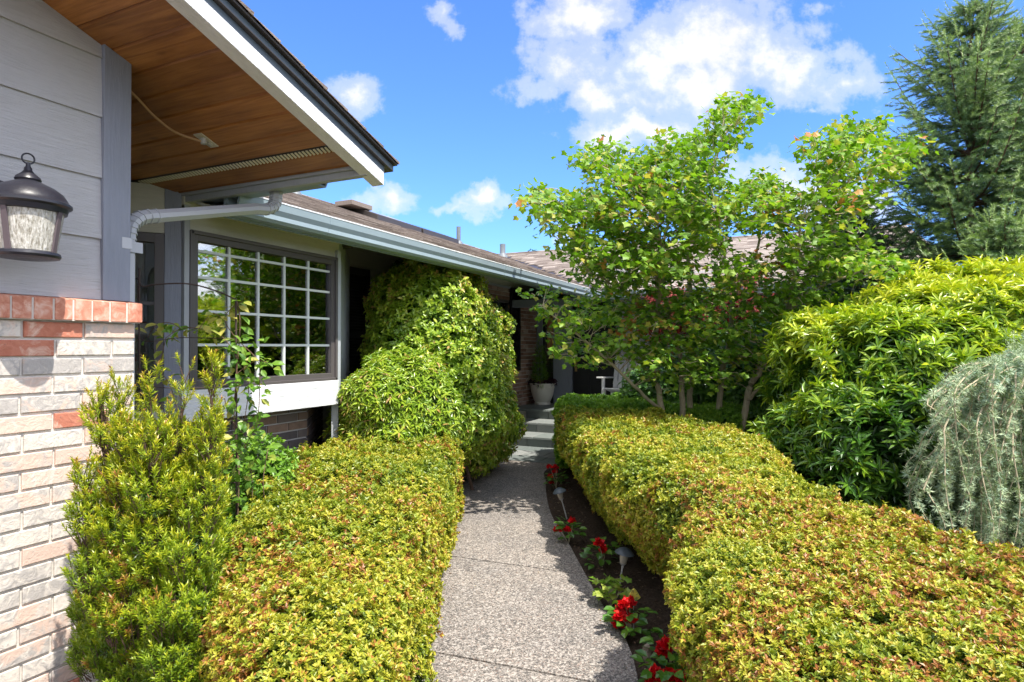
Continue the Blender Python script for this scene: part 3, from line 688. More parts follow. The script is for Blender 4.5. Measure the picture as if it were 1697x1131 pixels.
# interior shell behind the bay glass
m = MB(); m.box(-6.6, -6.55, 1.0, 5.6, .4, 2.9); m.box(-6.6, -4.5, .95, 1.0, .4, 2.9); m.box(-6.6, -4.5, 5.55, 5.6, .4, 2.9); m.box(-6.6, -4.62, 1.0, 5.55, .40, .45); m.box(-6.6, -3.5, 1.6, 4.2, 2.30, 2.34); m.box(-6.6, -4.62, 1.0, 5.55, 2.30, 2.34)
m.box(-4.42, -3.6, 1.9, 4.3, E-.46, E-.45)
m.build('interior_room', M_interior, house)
m = MB(); m.box(XB-.50, XB-.095, YL+.02, 3.70, gz0-.05, gz0-.012); m.build('interior_sill', pmat('cream_sill', (.5, .47, .40), .5), house)
# brick below the bay
bricks('bay_brick_base', (XB-.25, 3.66, 0), (0, -1, 0), (1, 0, 0), 1.9, -.1, E-.43, M_baybrick, M_farmortar, toneseed=21, proud=.006)
m = MB(); m.box(XB-.3, XB-.02, 2.0, 3.70, E-.435, E-.42); m.build('bay_floor', M_dark, house)
bricks('bay_brick_base', (XB-.25, 3.66, 0), tuple(dr), (math.cos(ang), math.sin(ang), 0), 1.2, -.1, E-.43, M_baybrick, M_farmortar, toneseed=22, proud=.006)

# ---------------- main wall along the path
YD = 10.47
m = MB(); m.box(XW-.12, XW, 4.4, 7.95, .0, E+1.25)
for k in range(12):
    za = .25+.19*k; m.add([(XW+.012, 4.4, za), (XW+.012, 7.95, za), (XW+.002, 7.95, za+.19), (XW+.002, 4.4, za+.19), (XW, 4.4, za), (XW, 7.95, za)], [(0, 1, 2, 3), (4, 5, 1, 0)])
m.build('side_wall', M_bounce_siding, house)
ztrim = onX(860, 482, XW)[2]
gy0, gy1 = 8.0, onX(846, 560, XW)[1]
bricks('brick_wall', (XW+.01, YD-.0, 0), (0, -1, 0), (1, 0, 0), YD-7.94, .0, ztrim, M_farbrick, M_farmortar, toneseed=31, gaps=((YD-gy1+.0, YD-gy0-.15, .95, ztrim-.18),), depth=.12)
m = MB(); m.box(XW-.12, XW+.012, 7.94, YD+.2, ztrim+.03, E+1.27); m.build('upper_wall', M_bounce_siding, house)
m = MB(); m.box(XW-.1, XW+.035, 7.94, YD+.1, ztrim, ztrim+.032); m.build('wall_trim', M_lighttrim, house)
# shutter beside the bay and by the far window
def shutter(y0, y1, z0, z1, x=XW+.012):
    m = MB(); m.box(x, x+.035, y0, y0+.05, z0, z1); m.box(x, x+.035, y1-.05, y1, z0, z1); m.box(x, x+.034, y0+.05, y1-.05, z1-.07, z1); m.box(x, x+.034, y0+.05, y1-.05, z0, z0+.07)
    m.box(x, x+.034, y0+.05, y1-.05, (z0+z1)/2-.03, (z0+z1)/2+.03); z = z0+.08; m.box(x, x+.008, y0+.05, y1-.05, z0+.07, z1-.07)
    while z < z1-.09:
        m.add([(x+.030, y0+.05, z), (x+.030, y1-.05, z), (x+.008, y1-.05, z+.03), (x+.008, y0+.05, z+.03), (x+.026, y0+.05, z-.004), (x+.026, y1-.05, z-.004)], [(0, 1, 2, 3), (4, 5, 1, 0)]); z += .032
    return m.build('shutter', M_black, house)
ya, yb = onX(566.5, 444, XW+.03)[1], onX(611.5, 444, XW+.03)[1]; ztop = onX(590, 444, XW+.03)[2]
shutter(ya, yb, ztop-1.45, ztop)
ya, yb = onX(845.3, 500, XW+.03)[1], onX(860.8, 500, XW+.03)[1]; zt2 = onX(853, 478, XW+.03)[2]
shutter(ya, yb, zt2-1.4, zt2, XW+.02)
m = MB(); m.box(XW-.06, XW+.01, 8.12, 8.18, .95, ztrim-.18); m.box(XW-.06, XW+.01, gy1-.06, gy1, .95, ztrim-.18); m.box(XW-.06, XW+.01, 8.12, gy1, .95, 1.0); m.box(XW-.06, XW+.01, 8.12, gy1, ztrim-.24, ztrim-.18)
fw = m.build('side_wall_window', M_frame, house); m = MB(); m.box(XW-.05, XW-.045, 8.15, gy1-.03, .98, ztrim-.2); m.build('window_pane', M_glass, fw)
m = MB(); m.box(XW-.5, XW-.45, 7.9, 9.3, .6, 2.6); m.build('interior_blind', M_interior, house)
# ---------------- entry wall facing the path (Y = YD)
XD = lambda px, py=580: onY(px, py, YD)[0]
zfl = .435; zdt = onY(960, 498, YD)[2]
xs0, xs1, xp1, xd1 = XD(900), XD(918.5), XD(945), XD(1022)
m = MB(); m.box(XW, xs0, YD-.03, YD+.1, zfl, 2.6); m.box(xs1, xp1, YD-.05, YD+.1, zfl, 2.6); m.box(xp1-.0, xp1+.05, YD-.07, YD+.02, zfl, zdt+.06); m.box(xd1, xd1+.07, YD-.06, YD+.02, zfl, zdt+.06); m.box(xp1+.05, xd1, YD-.065, YD+.02, zdt, zdt+.06); m.box(xs0, xs1, YD-.03, YD+.1, zdt, 2.6)
m.build('entry_trim', M_trim, house, bevel=.003)
m = MB(); m.box(xd1+.07, 1.6, YD, YD+.12, .0, 2.6); m.box(xp1, xd1+.07, YD, YD+.12, zdt+.06, 2.6)
for k in range(12): m.add([(xd1+.07, YD-.012, .3+.2*k), (1.6, YD-.012, .3+.2*k), (1.6, YD-.001, .5+.2*k), (xd1+.07, YD-.001, .5+.2*k)], [(0, 1, 2, 3)])
m.build('entry_wall', M_siding, house)
m = MB(); m.box(xp1+.05, xd1, YD, YD+.05, zfl+.02, zdt)
for a, b, c, d in ((.1, .42, .12, .78), (.58, .9, .12, .78), (.1, .42, .9, 1.72), (.58, .9, .9, 1.72)):
    W_ = xd1-xp1-.05; x0 = xp1+.05+a*W_; x1 = xp1+.05+b*W_
    m.box(x0, x1, YD-.012, YD+.001, zfl+c, zfl+d); m.box(x0+.04, x1-.04, YD-.02, YD-.011, zfl+c+.04, zfl+d-.04)
dr_ = m.build('front_door', M_black, house, bevel=.004)
hd = MB(); hx = xp1+.115
hd.tube(smooth_path([(hx, YD-.03, 1.30), (hx, YD-.07, 1.27), (hx, YD-.075, 1.18), (hx, YD-.07, 1.09), (hx, YD-.03, 1.06)], 5), .010); hd.box(hx-.022, hx+.022, YD-.024, YD-.019, 1.02, 1.36); hd.lathe([(0, .0), (.025, 0), (.025, .012), (0, .012)], (hx, YD-.03, 1.42))
hd.build('door_handle', pmat('aged_brass', (.55, .40, .18), .35, .9), dr_, smooth=True)
m = MB(); m.box(xs0, xs0+.03, YD+.0, YD+.05, zfl, zdt); m.box(xs1-.03, xs1, YD+.0, YD+.05, zfl, zdt); m.box(xs0, xs1, YD, YD+.05, zfl, zfl+.12); m.box(xs0, xs1, YD+.06, YD+.07, zfl, zdt)
slt = m.build('sidelight', M_black, house); m = MB(); m.box(xs0+.03, xs1-.03, YD+.02, YD+.024, zfl+.12, zdt); m.build('window_pane', M_glass, slt)
pa, pb_ = onY(903, 560, YD), onY(918, 582, YD)
m = MB(); m.box(xs0+.09, xs1-.005, YD-.02, YD-.002, onY(905, 583, YD)[2], onY(905, 525, YD)[2])
def artm(t, b):
    n = t.noise(t.coord((10, 10, 3)), 1.3, 3, .5, 2.5)
    t.put(b.inputs['Base Color'], t.ramp(n, [(.35, (.32, .13, .05)), (.5, (.55, .30, .13)), (.6, (.30, .12, .05)), (.75, (.60, .36, .18))]))
m.build('carved_wood_panel', pmat('carved_wood', rough=.6, build=artm), house, bevel=.004)
db = onY(930, 580, YD)
m = MB(); m.box(db[0]-.018, db[0]+.018, YD-.066, YD-.05, db[2]-.05, db[2]+.05); dbo = m.build('doorbell', M_lighttrim, house, bevel=.004)
m = MB(); m.box(db[0]-.009, db[0]+.009, YD-.070, YD-.066, db[2]-.02, db[2]+.0); m.build('bell_button', M_black, dbo)
m = MB(); m.add([(-1.2, YD-.01, 1.0), (.9, YD-.01, 1.0), (.9, YD-.01, 2.1), (-1.2, YD-.01, 2.1)], [(0, 1, 2, 3)])
# ---------------- left wing roof, soffit, gutter
XG = -2.85; SL = .355; zg = E+.869
YE = 9.33
def zroof(x): return zg+SL*(XG-x) if True else 0
sl_ = math.hypot(1, SL); rm = MB()
roof_courses(rm, (XG-.02, 2.47, zg+.004), (0, 1, 0), (-1/sl_, 0, SL/sl_), (SL/sl_, 0, 1/sl_), 14.0, 4.55*sl_, .14, .30, 9, .006)
XRG = -7.4; zrg = zg+SL*(XG-XRG)
wr = rm.build('wing_roof', M_shingle, house)
m = MB(); m.add([(XG-.03, 2.47, zg), (XRG, 2.47, zrg), (XRG, 16.5, zrg), (XG-.03, YE, zg), (XG-.03, 2.47, zg-.02), (XRG, 2.47, zrg-.02), (XRG, 16.5, zrg-.02), (XG-.03, YE, zg-.02)], [(0, 3, 2, 1), (4, 5, 6, 7), (0, 4, 7, 3), (0, 1, 5, 4)])
m.add([(XRG, 2.2, zrg), (-12, 2.2, zg), (-12, 20, zg), (XRG, 20, zrg)], [(0, 1, 2, 3)]); m.build('roof_deck', M_dark, wr)
m = MB(); y = 2.2
while y < 14.6: m.obox((XRG+.09, y+.15, zrg-.018), (.10, 0, -.030), (0, .145, 0), (0, 0, .008), random.random()); y += .14*2
m.build('ridge_cap', M_shingle, wr)
# soffit of the wing
m = MB(); m.add([(XG+.0-.11, 2.45, E+.775), (XG-.11, YE+.4, E+.775), (XW-.1, YE+.4, E+.775+SL*(XG-.11-XW+.1)), (XW-.1, 2.45, E+.775+SL*(XG-.11-XW+.1))], [(0, 1, 2, 3)])
m.build('wing_soffit', M_bounce_siding, house, solid=.02)
m = MB(); m.box(XG-.13, XG-.108, 2.46, YE+.1, E+.74, E+.868); m.build('fascia_board', M_gutter, house)
GP = [(-.105, 0), (-.030, 0), (-.012, .018), (-.014, .045), (.0, .075), (.004, .118), (.004, .127), (-.008, .127), (-.008, .118), (-.02, .08), (-.03, .01), (-.10, .01), (-.10, .125), (-.105, .125)]
m = MB(); m.sweep(GP, (XG, 2.46, E+.748), (XG, 9.32, E+.748), (1, 0, 0), (0, 0, 1))
gut = m.build('gutter', M_gutter, house)
m = MB(); m.sweep([(.0035, .120), (.0065, .120), (.0065, .1285), (-.03, .1315), (-.03, .1285)], (XG, 2.46, E+.748), (XG, 9.32, E+.748), (1, 0, 0), (0, 0, 1)); m.build('drip_edge', M_white, gut)
for px in (548, 763, 838):
    m = MB(); yv = onX(px, 400, XG)[1]; m.sweep([(p[0]+(.0025 if p[0] > -.02 else 0), p[1]-.001) for p in GP[:6]]+[(.002, .118), (-.01, .05), (-.02, .02), (-.03, .002), (-.09, .002)], (XG, yv-.006, E+.748), (XG, yv+.006, E+.748), (1, 0, 0), (0, 0, 1))
    m.build('gutter_joint', M_gutter, gut)
# things on the wing roof, standing on its slope
def on_roof(px, py, X): p = onX(px, py, X); return np.array((X, p[1], zroof(X)))
for (px, X, h, r) in ((489, -6.9, .22, .035), (760, -6.6, .36, .045)):
    q = on_roof(px, 400, X); m = MB(); m.lathe([(.0, -.03), (.10, -.02), (.085, .03), (r+.012, .06), (r, .065), (r, h), (r-.006, h), (r-.006, h-.1)], q, 20, .5); pp = m.build('vent_pipe', M_pipe, wr, smooth=True)
q = on_roof(592, 350, -6.6); q2 = on_roof(575, 350, -6.6); q3 = on_roof(609, 350, -6.6)
m = MB(); m.box(-6.85, -6.5, q2[1], q3[1], zroof(-6.85), zroof(-6.85)+.075, .3); m.build('roof_vent', M_shingle, wr, bevel=.005)
qa, qb = onX(622, 370, -6.3), onX(757, 400, -6.3)
m = MB()
for a, b in ((qa[1], (qa[1]+qb[1])/2-.03), ((qa[1]+qb[1])/2+.03, qb[1])):
    z0 = zroof(-6.2)+.0; m.add([(-6.25, a, zroof(-6.25)+.09), (-6.25, b, zroof(-6.25)+.09), (-7.0, b, zroof(-7.0)+.10), (-7.0, a, zroof(-7.0)+.10), (-6.25, a, zroof(-6.25)-.02), (-6.25, b, zroof(-6.25)-.02), (-7.0, b, zroof(-7)-.02), (-7.0, a, zroof(-7)-.02)],
        [(0, 1, 2, 3), (0, 4, 5, 1), (1, 5, 6, 2), (2, 6, 7, 3), (3, 7, 4, 0)])
skl = m.build('skylight', M_dark, wr, bevel=.01)
m = MB(); m.add([(-6.32, qa[1]+.08, zroof(-6.32)+.096), (-6.32, qb[1]-.08, zroof(-6.32)+.096), (-6.94, qb[1]-.08, zroof(-6.94)+.106), (-6.94, qa[1]+.08, zroof(-6.94)+.106)], [(0, 1, 2, 3)]); m.build('skylight_pane', M_glass, skl)
# ---------------- cross wing roof (eave Y=8.1, ridge Y=14.8)
YC0, YC1 = 9.30, 14.8; zc1 = zrg+.02; sc = (zc1-zg)/(YC1-YC0); lc = math.hypot(1, sc); XE = 1.9
rm = MB(); rr = random.Random(2)
# clip courses at the valley line x = XG + (XRG-XG)*(v)
v = 0; n_ = np.array((0, -sc/lc, 1/lc)); dv = np.array((0, 1/lc, sc/lc)); LV = (YC1-YC0)*lc
while v < LV:
    xv = XG+(XRG-XG)*(v/LV)-.1; s = xv+rr.random()*.2
    while s < XE:
        wd = .3*rr.choice((.5, .75, 1, 1, 1.2)); a, b = s, min(s+wd, XE); v1 = min(v+.16, LV); t = .008+rr.choice((0, 0, .004))
        o = np.array((0, YC0, zg+.004)); q = [o+np.array((a, 0, 0))+dv*v+n_*t, o+np.array((b, 0, 0))+dv*v+n_*t, o+np.array((b, 0, 0))+dv*v1+n_*.002, o+np.array((a, 0, 0))+dv*v1+n_*.002]
        rm.add(q+[o+np.array((a, 0, 0))+dv*v, o+np.array((b, 0, 0))+dv*v], [(0, 1, 2, 3), (4, 5, 1, 0), (4, 0, 3), (5, 2, 1)], rr.random()); s += wd
    v += .14
xr_ = rm.build('cross_roof', M_shingle, house)
m = MB(); m.add([(XG-.1, YC0, zg), (XE, YC0, zg), (XE, YC1, zc1), (XRG-.1, YC1, zc1), (XG-.1, YC0, zg-.03), (XE, YC0, zg-.03), (XE, YC1, zc1-.03), (XRG-.1, YC1, zc1-.03)], [(0, 1, 2, 3), (7, 6, 5, 4), (0, 4, 5, 1), (1, 5, 6, 2)])
m.add([(XRG-.1, YC1, zc1), (XE, YC1, zc1), (XE, 21, zg), (XRG-.1, 21, zg)], [(0, 1, 2, 3)]); m.add([(XE-.3, YD, 0), (XE-.3, 20, 0), (XE-.3, 20, zg), (XE-.3, YC1, zc1-.1), (XE-.3, YD, zg+.4)], [(0, 1, 2, 3, 4)])
m.build('roof_deck', M_dark, xr_)
m = MB(); x = XRG
while x < XE: m.obox((x+.15, YC1-.06, zc1-.005), (.148, 0, 0), (0, .10, .022), (0, 0, .009), random.random()); x += .3
m.build('ridge_cap', M_shingle, xr_)
q = onY(833, 425, 14.1); m = MB(); m.lathe([(0, -.05), (.16, -.04), (.12, .05), (.075, .1), (.07, .11), (.07, .34), (.06, .34), (.06, .2)], (q[0], 14.1, zg+sc*(14.1-YC0)), 16); m.build('vent_pipe', M_pipe, xr_, smooth=True)
q = onY(1020, 430, 11.2); zc = zg+sc*(11.2-YC0)
m = MB(); m.obox((q[0]+.1, 11.2, zc+.05), (.42, 0, 0), (0, .32, .32*sc), (0, -.02, .07)); sk2 = m.build('skylight', M_white, xr_, bevel=.01)
m = MB(); m.obox((q[0]+.1, 11.2-.021, zc+.123), (.36, 0, 0), (0, .27, .27*sc), (0, 0, .003)); m.build('skylight_pane', M_glass, sk2)
m = MB(); m.box(XG-.02, XE, YC0+.11, YC0+.13, E+.74, E+.868); m.build('fascia_board', M_gutter, house)
m = MB(); m.sweep([(-p[0], p[1]) for p in GP], (XG-.02, YC0+.0, E+.748), (XE, YC0, E+.748), (0, 1, 0), (0, 0, 1)); m.build('gutter', M_gutter, house)
m = MB(); m.add([(XW-.1, YC0+.13, E+.775), (XE, YC0+.13, E+.775), (XE, YD+.05, E+.80), (XW-.1, YD+.05, E+.80)], [(0, 3, 2, 1)]); m.build('porch_soffit', M_bounce_siding, house, solid=.02)
m = MB(); m.box(XW-.02, XG-.12, YE-.02, YE+.14, E+.67, E+.79); m.build('porch_beam', M_trim, house)
# ---------------- porch and steps
ps = empty('porch_steps', (-3.2, 8.7, 0), 'three bluestone steps climbing to the slate porch in front of the dark entry door', 'steps')
def tiles(name, x0, x1, y0, y1, z0, z1, seed, across=.33, parent=ps):
    rr = random.Random(seed); m = MB(); x = x0; grp = MB()
    while x < x1-.02:
        w_ = min(rr.choice((.40, .46, .30, .36)), x1-x); m.box(x+.004, x+w_-.004, y0, y0+.02, z0, z1-.032, rr.random()); x += w_
    r = m.build('riser', M_slate, parent, bevel=.002); m = MB(); x = x0-.0; y = y0
    while x < x1-.02:
        w_ = min(rr.choice((.46, .5, .38, .42)), x1-x); m.box(x+.004, x+w_-.004, y0-.025, min(y0+.49, y1), z1-.030, z1+rr.random()*.002, rr.random()); x += w_
    m.build('tread', M_slate, parent, bevel=.003)
XT = [(-4.02, 8.25, .0, .145), (-4.08, 8.75, .145, .290), (-4.12, 9.25, .290, .435)]
for k, (x0, y0, za, zb) in enumerate(XT): tiles('step', x0, -1.2, y0, y0+.5, za, zb, 40+k)
m = MB(); m.box(-4.40, -1.2, 9.275, YD+.2, .0, .405); m.box(-4.0, -1.22, 8.272, 9.27, 0, .112); m.box(-4.06, -1.22, 8.772, 9.27, .112, .257); m.box(-4.43, -4.13, 9.26, 9.27, 0, .40); m.build('step_core', M_farmortar, ps)
m = MB(); rr = random.Random(8); y = 9.755
m.box(-4.44, -4.125, 9.23, 9.753, .405, .433, .1)
while y < YD-.02:
    x = -4.44
    while x < 1.4: w_ = rr.choice((.4, .5, .45)); m.box(x+.004, min(x+w_, 1.4)-.004, y+.004, min(y+.40, YD)-.004, .405, .434+rr.random()*.002, rr.random()); x += w_
    y += .40
m.build('porch_floor', M_slate, ps, bevel=.003)
m = MB(); m.box(-1.2, 1.4, 9.25, YD, 0, .404); m.build('porch_base', M_farmortar, ps)
# ================================================================== PLANTS
def near_d(p): return np.linalg.norm(p-Cc, axis=1)
# ---- clipped azalea hedges
def hedge_sdf(poly, h, top_amp=.045, seed=0, hfun=None, rnd=.15, cut=0.0):
    poly = np.array(poly)
    def f(p):
        if len(p) > 50000:                      # skip the deep inside cheaply
            out = np.full(len(p), -9.0); d0 = poly_sdf(p[:, :2], poly)
            k = (d0 < .08) & ((d0 > -.38) | (p[:, 2] > h-.40)) & (p[:, 2] < h+.22)
            out[k] = core(p[k], d0[k]); out[(d0 >= .08) | (p[:, 2] >= h+.22)] = 9; return out
        return core(p, poly_sdf(p[:, :2], poly))
    def core(p, d0):
        d2 = d0+.06*(fbm(p, 2.6, seed+3)-.5)*2+cut*np.clip((.62*h-p[:, 2])/(.45*h), 0, 1)
        hh = h if hfun is None else hfun(p)
        dz = p[:, 2]-hh-top_amp*2*(fbm(p*np.array([1, 1, 0]), 2.4, seed)-.5)
        a = np.maximum(d2+rnd, 0); b = np.maximum(dz+rnd, 0)
        side = np.sqrt(a*a+b*b)-rnd; inside = np.minimum(np.maximum(d2, dz), 0)
        r = np.where((a > 0) | (b > 0), side, np.maximum(d2, dz))
        under = (.16-p[:, 2])+.10*(fbm(p, 5, seed+8)-.5)      # bare legs below
        r = np.maximum(r, np.where(under > -.08, under, -9))
        return r+.060*(2*fbm(p, 5.5, seed+5)-1)+.030*(2*vnoise(p, 19, seed+6)-1)
    return f
def make_hedge(name, label, poly, h, seed, mat, hfun=None, tonefun=None, dens=1.0, cat='hedge', scale=1.0, group=None, cut=0.0):
    poly = np.array(poly); c = poly.mean(0); root = empty(name, (c[0], c[1], 0), label, cat, group)
    f = hedge_sdf(poly, h, seed=seed, hfun=hfun, cut=cut); lo = [poly[:, 0].min()-.1, poly[:, 1].min()-.1, .05]; hi = [poly[:, 0].max()+.1, poly[:, 1].max()+.1, h+.25]
    n = int(dens*74000)
    def pre(p):
        d = near_d(p); vis = (np.abs((p-Cc)@Rv)/np.maximum((p-Cc)@Fv, .05) < 1.15) & ((p-Cc)@Fv > .25)
        return rng.random(len(p)) < np.clip((1.9/np.maximum(d, .9))**1.15, .05, 1)*np.where(vis, 1, .10)
    p, g = shell(f, lo, hi, n, -.10, .0, 500000, pre)
    d = near_d(p); sz = np.clip((d/1.9)**.62, .85, 2.2)*scale
    A = unit(g+np.array([0, 0, .55])+.45*rnd_unit(len(p)))
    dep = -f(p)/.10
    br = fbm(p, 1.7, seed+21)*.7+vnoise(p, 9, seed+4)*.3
    tone = np.clip(  .69-.55*dep+.34*(rng.random(len(p))-.5)+.46*(vnoise(p, 3.1, seed+30)-.5), 0, .84)  # deeper shoots coloured darker to put shade into the gaps
    brown = (br+.10*(rng.random(len(p))-.5)) > (.60 if tonefun is None else tonefun(p)); tone = np.where(brown & (rng.random(len(p)) < .40), .86+.14*rng.random(len(p)), tone)
    lv = Leaves()
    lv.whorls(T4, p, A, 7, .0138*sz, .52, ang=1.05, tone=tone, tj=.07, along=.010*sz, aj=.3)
    # a deeper, darker layer that stops the eye
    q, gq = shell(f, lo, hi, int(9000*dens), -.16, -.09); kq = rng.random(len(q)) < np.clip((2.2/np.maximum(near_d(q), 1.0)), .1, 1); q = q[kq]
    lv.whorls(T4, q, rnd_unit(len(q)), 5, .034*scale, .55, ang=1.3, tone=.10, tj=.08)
    lv.build('foliage', mat, root)
    # stray sprigs standing above the clipped surface
    tw = MB(); tries, gg = shell(f, lo, hi, 420, -.03, 0); sp = Leaves(); tries = tries[near_d(tries) < 6]
    a_ = unit(np.array([0, 0, 1.0])+.5*rnd_unit(len(tries))); L0 = .02+.045*rng.random(len(tries))
    for k in (0.5, .8, 1.05): sp.whorls(T4, tries+a_*(L0*k)[:, None], a_, 5, .018, .5, ang=.9, tone=.60, tj=.12)
    if sp.b and dens > .9: sp.build('stray_sprigs', mat, root)
    # legs and dead wood
    ins = []
    for _ in range(4000):
        x, y = rng.uniform(lo[0], hi[0]), rng.uniform(lo[1], hi[1])
        if -.70 < poly_sdf(np.array([[x, y]]), poly)[0] < -.34: ins.append((x, y))
        if len(ins) > 75: break
    for (x, y) in ins:
        for _ in range(3):
            a = rng.uniform(0, 6.28); r_ = rng.uniform(.08, .25); p0 = (x, y, -.04); p1 = (x+r_*.4*math.cos(a), y+r_*.4*math.sin(a), h*.35); p2 = (x+r_*math.cos(a), y+r_*math.sin(a), h*.78)
            tw.tube([p0, p1, p2], [.009, .006, .003], 4, rng.random())
    tw.build('stems', M_drytwig, root); return root, f
HL = [(.0, .0)]
left_poly = [onZ(px, py, .75)[:2] for px, py in [(757, 722), (741, 765), (722, 818), (680, 935), (615, 1100), (560, 1300), (330, 1350), (350, 1131), (362, 980), (378, 880), (402, 812), (445, 760), (500, 738), (560, 724)]]
make_hedge('azalea_hedge', 'clipped yellow green azalea hedge with rusty patches, left of the path', left_poly, .75, 3, L_hedge,
           tonefun=lambda p: .62-.14*np.clip((3.1-p[:, 1])/1.6, 0, 1), dens=1.1)
def FX(d_, x_): p = Cc+Fh*d_+Rv*x_; return p[:2]
right_poly = [FX(*q) for q in [(6.75, .56), (6.6, .52), (5.7, .47), (4.9, .50), (4.3, .53), (3.8, .58), (3.45, .66), (3.15, .76), (2.9, .82), (2.6, .74), (2.3, .62), (2.0, .54), (1.6, .47), (1.1, .40)]]+[onZ(px, py, .76)[:2] for px, py in [(1900, 1400), (2000, 1060), (1700, 925), (1500, 858), (1310, 792), (1300, 735), (1200, 710)]]+[FX(6.3, 1.5)]
make_hedge('azalea_hedge', 'long clipped azalea hedge turning yellow and rusty, right of the path in the foreground', right_poly, .79, 11, L_hedge, cut=.22,
           tonefun=lambda p: .54-.12*np.clip((3.2-p[:, 1])/2.6, 0, 1), dens=2.0)
g_poly = [FX(*q) for q in [(6.75, .50), (6.7, 1.3), (6.2, 2.3), (7.2, 2.8), (8.4, 2.2), (8.5, .66), (7.4, .55)]]
make_hedge('box_hedge', 'low green hedge at the far end of the azalea hedge, beside the porch steps', g_poly, .80, 17, L_box, tonefun=lambda p: 9.0+0*p[:, 0], dens=.5)

# ---- generic shrub from ellipsoids
def shrub(name, label, cat, els, mat, n, tpl, k, L, W, ang, seed, amp=.10, fs=3.0, depth=.16, along=.02, up=.5, tone0=.55, toneup=.0, kind=None, group=None, clip=None, stems=None, core=.05, tjit=.12, tipup=0, deep=.45, aj=.25, gap=0.0, gs=5.0):
    c = np.array(els[0][0]); root = empty(name, (c[0], c[1], 0), label, cat, group)
    f0 = ell_sdf(els); f = noisy(f0, amp, fs, seed)
    lo = np.min([np.array(e[0])-np.array(e[1]) for e in els], 0)-.1; hi = np.max([np.array(e[0])+np.array(e[1]) for e in els], 0)+.15; lo[2] = max(lo[2], .02)
    p, g = shell(f, lo, hi, int(n*(1.5+1.3*gap)), -depth, 0)
    if clip is not None: kk = clip(p); p, g = p[kk], g[kk]
    if gap: kk = (vnoise(p, gs, seed+60)+.25*rng.random(len(p)) > gap) | (f(p) < -depth*.75); p, g = p[kk], g[kk]
    facing = ((Cc-p)*g).sum(1)/near_d(p); kk = (facing > -.35) | (rng.random(len(p)) < .45); p, g = p[kk][:n], g[kk][:n]
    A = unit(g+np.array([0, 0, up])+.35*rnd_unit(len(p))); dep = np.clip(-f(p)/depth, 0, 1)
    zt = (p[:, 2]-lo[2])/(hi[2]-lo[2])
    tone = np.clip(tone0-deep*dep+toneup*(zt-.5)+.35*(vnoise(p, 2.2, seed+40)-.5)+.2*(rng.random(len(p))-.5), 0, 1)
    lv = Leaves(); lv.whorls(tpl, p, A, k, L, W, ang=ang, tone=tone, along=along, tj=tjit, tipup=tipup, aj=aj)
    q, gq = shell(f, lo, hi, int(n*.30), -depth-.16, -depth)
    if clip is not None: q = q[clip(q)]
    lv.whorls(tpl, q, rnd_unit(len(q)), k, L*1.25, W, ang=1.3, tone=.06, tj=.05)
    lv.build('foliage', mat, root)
    tw = MB(); r = np.random.default_rng(seed)
    base = c.copy(); base[2] = -.03
    for _ in range(stems or 14):
        e = els[r.integers(len(els))]; tgt = np.array(e[0])+np.array(e[1])*.8*unit(r.normal(size=3)); tgt[2] = max(tgt[2], .2)
        b0 = base+np.array([r.normal()*.12, r.normal()*.12, 0]); mid = (b0+tgt)/2+r.normal(size=3)*.06
        tw.tube(smooth_path([b0, mid, tgt], 4), list(np.linspace(.018, .004, 9)), 5, r.random())
    tw.build('stems', M_brownbark, root); return root, f
# tall shrub scrambling up the side wall
def vclip(p): return (p[:, 0] > XW+.02) & (p[:, 2] < E+1.0)
els = [(P(720, 590, 6.2), (.62, .75, .95)), (P(700, 520, 6.4), (.50, .62, .48)), (P(772, 585, 7.0), (.46, .60, .75)), (P(775, 680, 6.7), (.50, .6, .65)), (P(806, 600, 7.4), (.30, .42, .50)), (P(735, 500, 6.6), (.42, .6, .40)), (P(800, 700, 7.2), (.42, .5, .52)), (P(748, 640, 5.9), (.45, .5, .7))]
shrub('climbing_shrub', 'tall bushy green shrub with pale tips pressed against the side wall up to the eave', 'shrub', els, L_vine, 15000, T7, 6, .047, .52, 1.15, 51, amp=.15, fs=3.2, depth=.18, along=.045, tone0=.80, up=.3, clip=vclip, deep=.6, gap=.34, gs=6.5)
els = [(onX(668, 478, XW+.10), (.10, .50, .22)), (onX(640, 520, XW+.08), (.08, .16, .30)), (onX(700, 470, XW+.2), (.2, .5, .3)), (onX(812, 530, XW+.12), (.14, .25, .22))]
shrub('wall_ivy', 'dark leafy climber spreading thinly over the shaded wall behind the tall shrub', 'climber', els, L_under, 1700, T7, 5, .06, .6, 1.2, 58, amp=.10, fs=4, depth=.2, along=.05, tone0=.6, clip=vclip, stems=10)
# rounded shrub in front of it
els = [(P(660, 672, 5.0), (.42, .48, .41)), (P(652, 725, 5.0), (.46, .50, .44)), (P(605, 700, 5.2), (.24, .28, .28)), (P(700, 690, 5.0), (.32, .36, .34))]
shrub('rounded_shrub', 'rounded green shrub with starry leaf rosettes between the bay window and the climbing shrub', 'shrub', els, L_vine, 6500, T7, 8, .060, .26, 1.25, 61, amp=.11, fs=4, depth=.13, along=.02, tone0=.82, up=.7, clip=vclip, deep=.65, gap=.30, gs=8)
